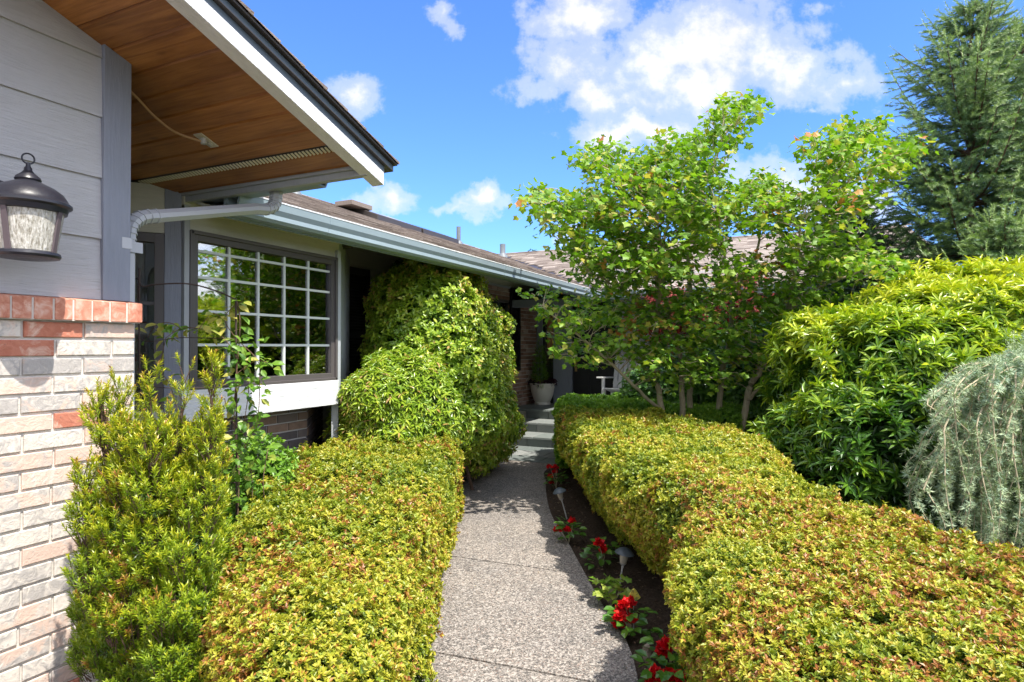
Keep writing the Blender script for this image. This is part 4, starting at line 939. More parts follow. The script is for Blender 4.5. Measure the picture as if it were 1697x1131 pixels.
# big pieris on the right
els = [(P(1480, 640, 4.7), (.80, .85, .62)), (P(1580, 570, 4.9), (.75, .8, .50)), (P(1400, 600, 5.0), (.55, .6, .45)), (P(1660, 530, 5.3), (.7, .7, .42)), (P(1440, 740, 4.3), (.62, .6, .42)), (P(1390, 700, 4.6), (.5, .5, .35)), (P(1540, 700, 4.2), (.55, .5, .5)), (P(1560, 790, 4.0), (.5, .5, .35)), (P(1590, 500, 5.3), (.5, .5, .30)), (P(1340, 620, 5.2), (.28, .3, .30))]
shrub('pieris_shrub', 'large bright green shrub with drooping whorls of narrow leaves, behind the right hedge', 'shrub', els, L_pieris, 7000, T7, 12, .085, .25, 1.35, 71, amp=.20, fs=2.9, depth=.24, along=.035, tone0=.60, toneup=.95, up=.9, deep=.50, tipup=.35, gap=.40, gs=4.2)
# dark understorey below the maple
els = [(P(1200, 630, 7.6), (.9, .6, .55)), (P(1290, 640, 7.0), (.6, .6, .6)), (P(1120, 650, 7.7), (.6, .5, .35)), (P(1330, 590, 7.6), (.8, .6, .7))]
shrub('understory_shrub', 'dark glossy green shrub in shade beneath the maple stems', 'shrub', els, L_under, 4200, T7, 6, .085, .42, 1.3, 81, amp=.14, fs=2.5, depth=.25, along=.04, tone0=.55, up=.8)
els = [(P(1240, 520, 9.0), (.7, .5, .55)), (P(1310, 530, 8.8), (.55, .5, .6)), (P(1100, 520, 9.2), (.4, .4, .45))]
shrub('red_leaf_shrub', 'dark red leaved shrub glimpsed behind the maple branches', 'shrub', els, L_redleaf, 2400, T7, 6, .06, .5, 1.3, 85, amp=.12, fs=3, depth=.25, along=.04)

# ---- yew: cluster of upright spires
yc = P(238, 880, 2.08); root = empty('yew_bush', (yc[0], yc[1], 0), 'upright yew bush with yellow tipped needles in front of the whitewashed brick wall', 'shrub')
spires = [(162, 640, 700, .04), (200, 618, 900, .055), (250, 612, 900, .06), (280, 680, 930, .08), (302, 612, 820, .045), (352, 600, 820, .045), (350, 660, 950, .07), (140, 730, 950, .05), (185, 760, 1060, .08), (240, 800, 1100, .11), (310, 800, 1080, .10), (268, 700, 1000, .10), (215, 690, 1000, .10), (330, 740, 1060, .08), (150, 900, 1080, .06), (345, 900, 1090, .05)]
els = []
for i, (px, y0, y1, r) in enumerate(spires):
    dd = 2.06+.10*math.sin(i*2.4); a, b = P(px, y0+34, dd), P(px+(240-px)*.12, y1, dd); n = max(3, int((a[2]-b[2])/.10))
    for k in range(n):
        t = k/(n-1); rr_ = r*(.40+.68*min(1, t*1.6)); els.append((a*(1-t)+b*t+np.array([0, 0, -.02]), (rr_, rr_, .075+.02*t)))
f = noisy(ell_sdf(els), .016, 11, 91); lo = np.min([np.array(e[0])-np.array(e[1]) for e in els], 0)-.03; hi = np.max([np.array(e[0])+np.array(e[1]) for e in els], 0)+.03
p, g = shell(f, lo, hi, 6200, -.032, .004); A = unit(g*.60+np.array([0, 0, 1.25])+.24*rnd_unit(len(p)))
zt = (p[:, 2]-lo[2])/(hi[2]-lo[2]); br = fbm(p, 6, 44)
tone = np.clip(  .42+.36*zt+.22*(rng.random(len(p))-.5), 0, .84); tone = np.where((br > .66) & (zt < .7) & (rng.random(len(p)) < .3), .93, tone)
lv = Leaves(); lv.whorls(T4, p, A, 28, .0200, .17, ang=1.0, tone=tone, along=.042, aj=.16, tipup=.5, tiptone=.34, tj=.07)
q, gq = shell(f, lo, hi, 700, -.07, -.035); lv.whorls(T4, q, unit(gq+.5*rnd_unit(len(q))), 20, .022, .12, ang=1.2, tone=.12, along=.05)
lv.build('foliage', L_yew, root)
tw = MB()
for (px, y0, y1, r) in spires:
    a, b = P(px, y0+60, 2.08), P(px+(240-px)*.12, min(y1, 1000), 2.08); m_ = P(240+(px-240)*.35, 1131, 2.1); m_[2] = .1; m2 = m_.copy(); m2[2] = -.03; tw.tube(smooth_path([a, b, m_, m2], 5), list(np.linspace(.004, .014, 16)), 5, .5)
kk = rng.random(len(p)) < .5
for s_, a_ in zip(p[kk], A[kk]): tw.tube([s_-a_*.045, s_+a_*.03], [.002, .0012], 3, .5, cap=False)
tw.build('stems', M_brownbark, root)

# ---- weeping blue cedar
wc = P(1660, 760, 3.5); root = empty('weeping_cedar', (wc[0], wc[1], 0), 'weeping blue green cedar with hanging needle strands at the right edge, over the hedge', 'tree')
tw = MB(); C_, A_, Tn_ = [], [], []
r = np.random.default_rng(5); top = P(1700, 590, 3.65)
tr0 = np.array([top[0]+.1, top[1]+.1, 0]); tw.tube(smooth_path([tr0+(0, 0, -.03), tr0+(-.05, .02, .5), tr0+(.05, 0, 1.0), top+(0, 0, -.08)], 5), list(np.linspace(.06, .02, 16)), 7)
cr_ = []
for i in range(230):
    px = r.uniform(1535, 1860); dd = 3.55+r.uniform(-.45, .45); t = min(1, (px-1535)/100); ys = 640-62*math.sqrt(max(t, 0))+r.uniform(0, 70)+(abs(dd-3.55)*70) 
    if r.random() < .4: ys += r.uniform(20, 160)
    s_ = P(px, ys, dd); ln = r.uniform(.35, .95)*(.6+.5*t)
    pts = [top+(r.normal()*.05, r.normal()*.05, -.05-.4*max(0, (top[2]-s_[2]-.1)))]; md = (pts[0]+s_)/2; md[2] = max(pts[0][2], s_[2])+.02; pts += [md, s_]
    out = s_-top; out[2] = 0; out = unit(out); q = s_.copy()
    for k in range(1, 6): q = q+out*ln*.2*.28*(1-k/6)+np.array([r.normal()*.028, r.normal()*.028, -ln*.2*r.uniform(.6, 1.3)]); pts.append(q.copy())
    sp = [x for x in smooth_path(pts, 4)]; sp = [x for x in sp if x[2] > .12]
    if len(sp) < 5: continue
    tw.tube(sp, list(np.linspace(.005, .0015, len(sp))), 4, r.random(), cap=False)
    arr = np.array(sp); seg = np.linalg.norm(np.diff(arr, axis=0), axis=1); S = np.concatenate([[0], np.cumsum(seg)])
    for s__ in np.arange(.03, S[-1], .030):
        pp = np.array([np.interp(s__, S, arr[:, j]) for j in range(3)]); j = min(np.searchsorted(S, s__), len(arr)-1); d_ = unit(arr[j]-arr[j-1]); C_.append(pp); A_.append(unit(d_*.4+r.normal(size=3)*.75)); Tn_.append(.66+.25*r.normal()*.6+.2*(s__/S[-1]-.5))
lv = Leaves(); lv.whorls(T4, np.array(C_), np.array(A_), 20, .030, .12, ang=1.25, tone=np.clip(np.array(Tn_), 0, 1), along=.012, aj=.3)
els = [(P(1650, 700, 3.75), (.38, .40, .36)), (P(1740, 680, 3.75), (.45, .45, .40)), (P(1640, 800, 3.65), (.36, .36, .35)), (P(1600, 680, 3.8), (.22, .25, .22)), (P(1700, 850, 3.6), (.4, .4, .35))]
f = noisy(ell_sdf(els), .24, 5.0, 6); lo = np.min([np.array(e[0])-np.array(e[1]) for e in els], 0)-.1; hi = np.max([np.array(e[0])+np.array(e[1]) for e in els], 0)+.1; p, g = shell(f, lo, hi, 8000, -.12, 0); kk = vnoise(p, 7, 5)+.2*rng.random(len(p)) > .42; p, g = p[kk], g[kk]
lv.whorls(T4, p, unit(g*.6+np.array([0, 0, -.35])+.5*rnd_unit(len(p))), 20, .028, .13, ang=1.1, tone=np.clip(.82+3*f(p)+.22*rng.normal(size=len(p)), 0, 1), along=.06, aj=.3)
lv.build('foliage', L_cedar, root); tw.build('stems', M_bark, root)

# ---- spruces
def spruce(label, base, H, Rb, seed, nb=300, z0=.12, name='spruce_tree', lean=(0, 0), fine=1.0, tone0=.66, prof=.72, tiers=17):
    r = np.random.default_rng(seed); root = empty(name, base, label, 'tree'); base = np.array(base, float); tw = MB(); C_, A_, L_, T_ = [], [], [], []
    top = base+np.array([lean[0], lean[1], H]); tw.tube([base+(0, 0, -.05), base*.5+top*.5, top], [Rb*.045+.02, Rb*.03+.01, .008], 8)
    for i in range(nb):
        t = ((i+r.random())/nb)**.85; tq = round(t*tiers)/tiers; t = min(.995, max(0, t*.35+tq*.65)); z = z0+(1-z0)*t; pos = base+(top-base)*z; az = i*2.39996+r.normal()*.3
        rad = Rb*(1-math.exp(-4.2*(1-t)))*(r.uniform(.66, 1.12))+.05
        if r.random() < .12: rad *= 1.25
        el = math.radians(-6+50*t+r.normal()*9); o = np.array([math.cos(az), math.sin(az), 0])
        if (o@Fh) > .75 and r.random() < .5: continue
        pts = []; n = 7
        for k in range(n): s = k/(n-1); pts.append(pos+o*rad*s*math.cos(el)+np.array([0, 0, rad*s*math.sin(el)-rad*.20*math.sin(s*math.pi)*(1-t)+rad*.20*s*s*s]))
        tw.tube(pts, list(np.linspace(.012*rad+.004, .003, n)), 4, r.random(), cap=False)
        arr = np.array(pts); m = max(8, int(rad/.036*fine)); side = np.cross(o, (0, 0, 1.0)); thick = T_
        for k in range(m):
            s = .12+.88*(k+r.random()*.6)/m; pp = np.array([np.interp(s, np.linspace(0, 1, n), arr[:, j]) for j in range(3)])
            sg = 1 if k % 2 else -1; sl2 = (.10+.34*rad*(1-s)*.9)*r.uniform(.7, 1.2); d2 = unit(o*.75+side*sg*.85+np.array([0, 0, .05+r.normal()*.2])); nn = max(2, int(sl2/.06)+1)
            for q in range(nn):
                C_.append(pp+d2*sl2*q/nn+np.array([0, 0, -.10*sl2*(q/nn)])); A_.append(unit(d2+r.normal(size=3)*.16+(side*sg*-.5*(q % 2)+o*.4*(q % 2)))); L_.append(sl2/nn+.03); T_.append(tone0+.15*r.normal()+.38*(s-.55))
        C_.append(arr[-1]); A_.append(unit(arr[-1]-arr[-2])); L_.append(.13); T_.append(tone0+.3)
    C_, A_, L_ = np.array(C_), np.array(A_), np.array(L_); lv = Leaves()
    lv.whorls(TN, C_, A_, 30, .034, .19, ang=.95, tone=np.clip(np.array(T_), 0, 1), along=L_, aj=.2, tipup=.3, tiptone=.12, tj=.08)
    lv.build('crown', L_spruce, root); tw.build('trunk', M_brownbark, root); return root
b1 = P(1605, 640, 6.5); spruce('tall blue green spruce with a pointed top, standing behind the pieris at the right', (b1[0], b1[1], -.02), P(1609, 14, 6.5)[2], 1.06, 3, 230, .14, lean=(P(1609, 30, 6.5)-b1)[:2], prof=.34)
b2 = P(1705, 640, 7.0); spruce('second spruce crowding the tall spruce from the right, its tip slightly lower', (b2[0], b2[1], -.02), P(1694, 50, 7.0)[2], 1.0, 4, 170, .2, lean=(P(1692, 50, 7.0)-b2)[:2])
b3 = P(1668, 640, 5.6); spruce('small young spruce in front of the tall one, just above the pieris', (b3[0], b3[1], -.02), P(1671, 366, 5.6)[2], .62, 5, 110, .12, tone0=.66)
b4 = P(1440, 640, 6.9); spruce('dark needled spruce, its low tip showing left of the tall spruce', (b4[0], b4[1], -.02), P(1412, 352, 6.9)[2], .85, 6, 150, .10, tone0=.22, lean=(P(1412, 352, 6.9)-b4)[:2])

# ---- vine maple
MK = .845; mb = P(1165, 700, 7.7*MK); root = empty('vine_maple', (mb[0], mb[1], 0), 'tall many stemmed vine maple with open airy crown in front of the entry roof', 'tree')
mst = [[(1103, 800, 7.5), (1097, 680, 7.5), (1080, 600, 7.45), (1090, 520, 7.4), (1088, 450, 7.35), (1075, 378, 7.3), (1050, 300, 7.2)],
 [(1135, 800, 7.6), (1130, 680, 7.6), (1128, 596, 7.6), (1108, 521, 7.6), (1096, 450, 7.7), (1105, 380, 7.8), (1120, 320, 7.8)],
 [(1140, 800, 7.8), (1145, 630, 7.8), (1153, 551, 7.8), (1142, 462, 7.8), (1143, 363, 7.8), (1182, 274, 7.8), (1207, 214, 7.8), (1238, 172, 7.8)],
 [(1190, 800, 7.7), (1194, 640, 7.7), (1207, 576, 7.7), (1218, 487, 7.6), (1246, 437, 7.6), (1258, 398, 7.6), (1270, 310, 7.5)],
 [(1215, 800, 7.4), (1236, 665, 7.4), (1256, 620, 7.4), (1286, 571, 7.3), (1306, 516, 7.3), (1340, 457, 7.2), (1370, 397, 7.2), (1393, 340, 7.1), (1418, 269, 7.1), (1430, 220, 7.1)],
 [(1088, 450, 7.35), (1040, 400, 7.1), (985, 372, 7.0), (930, 350, 6.9), (885, 328, 6.8)],
 [(1075, 378, 7.3), (1030, 310, 7.2), (985, 262, 7.1)], [(1143, 363, 7.8), (1120, 290, 7.7), (1110, 250, 7.6)],
 [(1097, 680, 7.5), (1050, 640, 7.2), (1000, 590, 7.0), (950, 550, 6.8), (895, 505, 6.7)], [(1090, 520, 7.4), (1030, 480, 7.1), (975, 450, 6.9)],
 [(1090, 520, 7.4), (1095, 440, 6.7), (1090, 365, 6.1)], [(1218, 487, 7.6), (1200, 420, 6.8), (1190, 350, 6.2)], [(1306, 516, 7.3), (1320, 440, 6.7), (1325, 380, 6.2)],
 [(1306, 516, 7.3), (1350, 480, 7.0), (1400, 460, 6.9), (1445, 440, 6.8)], [(1370, 397, 7.2), (1430, 340, 7.0), (1470, 280, 6.9), (1505, 245, 6.9)],
 [(1393, 340, 7.1), (1375, 280, 7.2), (1350, 236, 7.2)], [(1236, 665, 7.4), (1290, 610, 7.0), (1340, 560, 6.8), (1385, 520, 6.8)]]
nodes = []; tw = MB()
for i, s in enumerate(mst):
    pts = [P(q[0], q[1], q[2]*MK) for q in s]
    if s[0][1] == 800: pts[0][2] = -.04
    sp = smooth_path(pts, 6); sp = [q+rng.normal(size=3)*.006 for q in sp]; r0 = .031 if i < 5 else .014
    tw.tube(sp, [r0*(1-j/len(sp))**.8+.004 for j in range(len(sp))], 8, rng.random())
    nodes += [q for q in sp if q[2] > .9]
nodes = np.array(nodes)
cl = [(900,335,28),(940,350,38),(985,345,38),(1010,270,38),(1055,285,42),(972,262,20),(1110,250,32),(1140,250,28),(1172,235,22),(1205,185,24),(1240,178,20),(1212,228,24),
 (1060,340,55),(1120,320,50),(1160,330,50),(1000,400,50),(1060,410,55),(1130,400,55),(1190,380,42),(1240,335,42),(1272,312,34),(1292,360,36),(1315,340,26),(930,392,16),(965,420,34),
 (1000,480,52),(1070,480,62),(1150,470,60),(1225,445,38),(1275,470,45),(1180,540,66),(1100,550,56),(1025,540,46),(965,520,30),(900,500,24),(935,560,30),(975,585,28),(1060,600,34),(1120,600,46),(1205,590,56),(1265,545,56),(1320,520,46),(1350,470,40),
 (1360,360,40),(1392,300,40),(1372,270,34),(1350,238,20),(1425,240,28),(1445,213,20),(1400,212,22),(1422,330,24),(1462,282,26),(1482,256,30),(1512,240,16),(1400,415,44),(1442,430,38),(1470,442,22),(1342,425,42),(1300,420,28),(1385,520,36),(1080,440,40),(1170,280,22)]
S_, ST = [], []
for (px, py, r) in cl:
    n = int(r*r*.046*(.36 if (py > 535 and 1060 < px < 1330) else (.40 if py > 370 else .60)))+4
    for _ in range(n):
        a = rng.uniform(0, 6.283); q = math.sqrt(rng.random()); dd = (7.35+(-.35 if px < 1000 else 0)+rng.normal()*.42-(rng.choice([0, .5, 1.1]) if py < 470 else 0))*MK; S_.append(P(px+q*r*math.cos(a), py+q*r*math.sin(a), dd)); ST.append(.45)
S_ = np.array(S_)
for q in S_:
    d_ = np.linalg.norm(nodes-q, axis=1)+np.maximum(0, nodes[:, 2]-q[2]+.05)*1.5; b0 = nodes[np.argmin(d_)]; mid = (b0+q)/2+np.array([0, 0, .02])+rng.normal(size=3)*.02
    if np.linalg.norm(b0-q) > .34: b0 = q+(b0-q)*.13/np.linalg.norm(b0-q); mid = (b0+q)/2+rng.normal(size=3)*.02
    tw.tube([b0, mid, q], [.0045, .003, .0015], 4, rng.random(), cap=False)
tw.build('stems', M_bark, root)
k = 9; X_ = np.repeat(S_, k, 0)+np.concatenate([rng.normal(size=(len(S_)*k, 2))*.070, rng.normal(size=(len(S_)*k, 1))*.022], 1)
lv = Leaves(); nL = len(X_); sunup = rng.random(nL); dr2 = np.concatenate([rng.normal(size=(nL, 2)), -.35+.25*rng.normal(size=(nL, 1))], 1)
NN = unit(np.array([.25, -.15, 1.0])+.38*rng.normal(size=(nL, 3))); tone = np.clip(.55+.22*rng.normal(size=nL)+.30*(vnoise(X_, 2.2, 5)-.5), 0, .88)
hot = (fbm(X_, 3.2, 77) > .68) & (rng.random(nL) < .5); tone = np.where(hot, .88+.12*rng.random(nL), tone)
lv.add(TM, X_, dr2, NN,   .054+.028*rng.random(nL), .072, tone); lv.build('crown', L_maple, root)

# ---- clematis on a wire trellis beside the bay
tl = empty('garden_trellis', tuple(onZ(420, 1010, 0.0)*[1, 1, 0]), 'thin rusty wire trellis arch behind the yew bush, in front of the bay window', 'trellis')
DT = 2.85; m = MB(); M_ = lambda px, py, d=DT: P(px, py, d)
rodA = [M_(231, 445, 2.75), M_(231, 600, 2.75), M_(236, 760, 2.75)]; rodA.append(np.array([rodA[-1][0], rodA[-1][1], -.05])); m.tube(smooth_path(rodA, 4), .004, 6)
tl_post = m.build('post', M_rust, tl)
m = MB(); rodB = [M_(388, 497), M_(389, 700), M_(416, 860), M_(416, 1000)]; rodB = [M_(391, 495), M_(392, 720), M_(392, 900)]; rodB.append(np.array([rodB[-1][0], rodB[-1][1], -.05])); m.tube(smooth_path(rodB, 4), .0045, 6); m.build('post', M_rust, tl)
m = MB(); m.tube(smooth_path([M_(220, 466, 2.75), M_(228, 462, 2.75), M_(236, 475, 2.75), M_(255, 472, 2.76), M_(300, 470, 2.8), M_(330, 474), M_(365, 485), M_(391, 497)], 5), .0035, 5); m.build('arch_wire', M_rust, tl)
m = MB(); m.tube(smooth_path([M_(228, 470, 2.75), M_(229, 520, 2.75), M_(233, 560, 2.76), M_(255, 566, 2.78), M_(300, 560, 2.82), M_(391, 562)], 5), .002, 5, cap=False)
m.build('cross_wire', M_rust, tl)
for yy_ in (640, 720, 800): m = MB(); m.tube(smooth_path([M_(233, yy_, 2.75), M_(300, yy_+4, 2.8), M_(391, yy_)], 3), .002, 4); m.build('cross_wire', M_rust, tl)
cm = empty('clematis_vine', tuple(onZ(425, 1010, 0.0)*[1, 1, 0]), 'loose leafy clematis vine climbing the wire trellis beside the bay window', 'climber')
m = MB(); lv = Leaves(); r = np.random.default_rng(15)
st_ = [[(392, 900), (396, 780), (388, 700), (392, 620), (398, 540), (393, 500)], [(412, 905), (418, 800), (404, 720), (412, 640), (395, 600), (370, 560), (330, 545), (300, 545), (275, 560)],
  [(395, 760), (425, 700), (430, 640), (428, 600), (400, 570)], [(300, 545), (280, 535), (258, 540), (245, 560)], [(392, 620), (420, 600), (440, 600), (452, 610)], [(390, 560), (372, 530), (385, 510), (402, 500)],
  [(275, 560), (268, 590), (262, 610), (282, 640), (300, 700)], [(330, 545), (350, 520), (365, 525)], [(404, 720), (380, 690), (372, 660)], [(412, 905), (440, 860), (436, 800), (445, 740)], [(231, 560), (222, 575), (235, 590), (226, 620)], [(236, 600), (255, 640), (270, 680)]]
for i, s in enumerate(st_):
    sp = smooth_path([M_(px, py, DT+r.normal()*.03) for px, py in s], 6); m.tube(sp, .0018 if i else .003, 4, r.random(), cap=False)
    if i in (10, 11): continue
    arr = np.array(sp); kk = range(0, len(arr), 2 if i != 6 else 4)
    for j in kk:
        for sg in (-1, 1):
            if r.random() < .25: continue
            d_ = unit(np.array([r.normal(), r.normal(), -.3+.5*r.normal()])); Lf = r.uniform(.035, .065)
            lv.add(T7, arr[j:j+1]+d_*.012, d_[None], unit(np.array([[.3+.4*r.normal(), -.5+.4*r.normal(), .9]])), Lf, Lf*.58, np.clip([.5+.3*r.normal()+(.35 if s[0][1] < 570 or 540 < s[j//6][1] < 580 else 0)], 0, 1))
# dense bottom tangle
q = np.array([M_(r.uniform(372, 440), r.uniform(560, 960), DT+r.normal()*.05) for _ in range(260)]); d_ = rnd_unit(len(q)); lv.add(T7, q, d_, unit(np.array([.3, -.4, .9])+.5*r.normal(size=(len(q), 3))), .045, .026, np.clip(.4+.25*r.normal(size=len(q)), 0, 1))
lv.build('foliage', L_grape, cm); m.build('stems', M_drytwig, cm)
# small shrub filling in behind the trellis foot
els = [(P(425, 800, 3.3), (.20, .25, .22)), (P(400, 850, 3.0), (.14, .18, .16)), (P(440, 870, 3.2), (.18, .2, .2))]
shrub('small_azalea', 'small dark leaved azalea in the gap between the yew and the left hedge', 'shrub', els, L_box, 1500, T4, 6, .026, .5, 1.1, 95, amp=.05, fs=6, depth=.1, along=.02, tone0=.6, stems=8)

# ---- red bedding flowers along the path
def flower(px, py, heads, sz, label, seed, leaf=True):
    """heads: pixel positions of the bloom heads; the plant stands on the soil"""
    r = np.random.default_rng(seed); b0 = onZ(px, py, 0.0); root = empty('red_begonia', (b0[0], b0[1], 0), label, 'flower', 'red begonias planted along the path edge'); m = MB()
    dd = (b0-Cc)@Fv; lf = Leaves()
    for hx, hy in heads:
        c = P(hx, hy, dd+r.uniform(-.04, .04)); lv = Leaves(); n = 34; D = rnd_unit(n); D[:, 2] = np.abs(D[:, 2])*.9-.15
        lv.add(T7, np.repeat(c[None], n, 0), D, unit(rnd_unit(n)+D*.3), sz*1.3*(.6+.5*r.random(n)), sz*1.1, r.random(n)); lv.build('bloom', L_red, root)
        m.tube([b0+(0, 0, -.02), (b0+c)/2+(.01, 0, 0), c], [.004, .003, .002], 5)
    n = 42; a = r.uniform(0, 6.28, n); rr_ = r.uniform(.01, .11, n); C_ = np.stack([b0[0]+rr_*np.cos(a), b0[1]+rr_*np.sin(a), r.uniform(.02, .14, n)], -1); D = np.stack([np.cos(a), np.sin(a), .1+.3*r.normal(size=n)], -1)
    lf.add(T7, C_, D, unit(np.array([0, 0, 1.0])+.3*r.normal(size=(n, 3))), .06, .045, r.uniform(.2, .9, n)); lf.build('leaves', L_under, root); m.build('stems', M_bark, root)
flower(922, 808, [(911, 774), (919, 782), (912, 790), (921, 775), (915, 800), (939, 818)], .030, 'farthest red begonia clump along the path, half hidden beside the green hedge corner', 1)
flower(942, 897, [(924, 879), (940, 879), (949, 864)], .030, 'red begonia with three round blooms hugging the path edge just below the farther path light', 2)
flower(998, 935, [(992, 901), (1000, 912)], .034, 'solitary red begonia bloom between the two path lights', 3)
flower(1042, 1046, [(1042, 1000), (1030, 1010), (1028, 1022), (1025, 1035), (1043, 1026), (1036, 1004)], .034, 'full red begonia clump below the yellow garden stake', 4)
flower(1112, 1105, [(1100, 1080), (1122, 1068), (1104, 1072)], .038, 'red begonia beside the small pale stone under the hedge', 5)
flower(1108, 1150, [(1084, 1122), (1122, 1126), (1112, 1122)], .040, 'nearest red begonia cut by the bottom edge of the picture', 6)
lp = onZ(1012, 1000, 0); root = empty('leafy_seedling', (lp[0], lp[1], 0), 'bright green leafy plant at the path edge beside the yellow garden stake', 'plant'); lv = Leaves(); n = 55; r = np.random.default_rng(3); a = r.uniform(0, 6.28, n); rr_ = r.uniform(0, .09, n)
lv.add(TM, np.stack([lp[0]+rr_*np.cos(a), lp[1]+rr_*np.sin(a), r.uniform(.04, .13, n)], -1), np.stack([np.cos(a), np.sin(a), .2+.3*r.normal(size=n)], -1), unit(np.array([0, 0, 1.0])+.35*r.normal(size=(n, 3))), .055, .06, r.uniform(.5, .85, n)); lv.build('leaves', L_grape, root)
m = MB()
for i in range(0, n, 3): m.tube([lp+(0, 0, -.02), (lp[0]+rr_[i]*math.cos(a[i]), lp[1]+rr_[i]*math.sin(a[i]), .08)], .0025, 4)
m.build('stems', M_bark, root)
# ================================================================== OBJECTS
# ---- wall lantern
lc_ = P(46, 350, 2.04); lx, ly = lc_[0], lc_[1]; LZ = lambda py: P(46, py, 2.04)[2]
lt_ = empty('wall_lantern', (lx, ly, LZ(430)), 'dark bronze carriage lantern with seeded glass on the grey siding above the brick ledge', 'wall lamp')
M_lan = pmat('lantern_bronze', build=weathered((.018, .018, .026), .15, 8, None, .06, .34)); zb_, zt_ = LZ(428), LZ(345)
sc_ = 2.04/FPX; rT, rB = 61*sc_, 48*sc_
m = MB(); z = lambda py: LZ(py)
m.lathe([(0, z(268)-.002), (.006, z(270)), (.007, z(276)), (.011, z(279)), (.012, z(283)), (.018, z(287)), (.034, z(294)), (.037, z(298)), (.034, z(301)), (.050, z(305)), (.075, z(311)), (.098, z(320)), (.110, z(330)), (.114, z(334)), (.122, z(337)), (.122, z(341)), (.112, z(344)), (.108, z(352)), (.100, z(353)), (.09, z(345)), (0, z(340))], (lx, ly, 0), 48)
m.build('lantern_cap', M_lan, lt_, smooth=True)
m = MB(); cpt = np.array([lx, ly, z(263)]); m.tube([cpt+np.array([.017*math.cos(a)*.2+0, .017*math.cos(a), .017*math.sin(a)]) for a in np.linspace(0, 6.283, 22)], .0028, 7, cap=False); m.build('ring', M_lan, lt_, smooth=True)
m = MB(); m.lathe([(0, z(428)), (.060, z(430)), (.088, z(428)), (.092, z(424)), (.090, z(420)), (.084, z(418)), (0, z(417))], (lx, ly, 0), 48); m.build('lantern_base', M_lan, lt_, smooth=True)
M_post = pmat('lantern_post', build=weathered((.11, .085, .095), .1, 8, None, .05, .4))
for k in range(4):
    a = R(-62+90*k); m = MB(); o0 = np.array([math.cos(a), math.sin(a), 0]); t_ = np.array([-math.sin(a), math.cos(a), 0])
    m.sweep([(-.0085, -.003), (.0085, -.003), (.0085, .003), (-.0085, .003)], np.array([lx, ly, z(420)])+o0*.084, np.array([lx, ly, z(346)])+o0*.106, t_, o0); m.build('lantern_post', M_post, lt_)
def seeded():
    m_ = bpy.data.materials.new('seeded_glass'); m_.use_nodes = True; t = NT(m_.node_tree); b = t.n['Principled BSDF']
    n = t.noise(t.coord((150, 150, 34)), 1.0, 4, .65, .3); t.put(b.inputs['Normal'], t.bump(n, .5, .01))
    t.put(b.inputs['Base Color'], t.ramp(n, [(.34, (.30, .27, .21)), (.5, (.60, .57, .50)), (.66, (.88, .85, .78))])); b.inputs['Roughness'].default_value = .12
    b.inputs['Transmission Weight'].default_value = .25; b.inputs['Specular IOR Level'].default_value = .8; return m_
m = MB(); m.lathe([(.079, z(419)), (.100, z(350))], (lx, ly, 0), 48); m.build('glass_shade', seeded(), lt_, smooth=True)
m = MB(); m.lathe([(.012, z(417)), (.014, z(395)), (.008, z(385)), (0, z(378))], (lx, ly, 0), 16); m.build('candle_sleeve', M_white, lt_, smooth=True)
m = MB(); m.tube(smooth_path([(lx-.05, ly-.03, z(312)), (lx-.12, ly-.09, z(298)), (XS+.03, ly-.12, z(305))], 5), .014, 8); m.box(XS+.006, XS+.03, ly-.19, ly-.07, z(345), z(268)); m.build('wall_bracket', M_lan, lt_)
# ---- cable and junction box under the soffit
def on_soffit(px, py):
    r_ = ray(px, py); t = 1.690/(r_[2]+.333*r_[1]); return Cc+r_*t
jb = on_soffit(342, 232); a0 = on_soffit(324, 216); a1 = on_soffit(356, 240); ax = unit(a1-a0); ay = np.cross(ax, unit(np.array([0, .333, 1]))); nz_ = unit(np.array([0, -.333, -1.0]))
j = empty('junction_box', jb, 'small open metal junction box screwed under the wooden soffit', 'junction box')
m = MB(); m.obox(jb+nz_*.004, ax*.052, ay*.026, nz_*.0025); m.build('cover_plate', M_vent, j); m = MB(); m.lathe([(0, -.028), (.014, -.028), (.016, -.018), (.016, 0)], jb-ax*.014+nz_*.002, 14); m.obox(jb+ax*.02+nz_*.012, ax*.012, ay*.009, nz_*.006); m.build('connector', M_metal, j)
c0_ = on_soffit(205, 133)+nz_*.02; m = MB(); m.tube(smooth_path([c0_, on_soffit(232, 152)+nz_*.035, on_soffit(262, 178)+nz_*.05, on_soffit(296, 208)+nz_*.04, jb-ax*.014+nz_*.022], 7), .0055, 7)
tag(m.build('soffit_cable', M_cable, None, smooth=True, origin=tuple(c0_)), 'tan electric cable sagging from the corner trim to the junction box', 'cable')
m = MB(); xg = XG-.14; q = lambda px, py: onX(px, py, XG-.30); c1 = q(768, 460)
m.tube(smooth_path([q(766, 460), q(780, 452), q(798, 448), q(815, 450), q(835, 462), q(852, 468), q(878, 466)], 6), .008, 6); tag(m.build('eave_cable', M_blackcable, None, origin=tuple(c1)), 'thin black cable looping below the far gutter over the brick wall', 'cable')
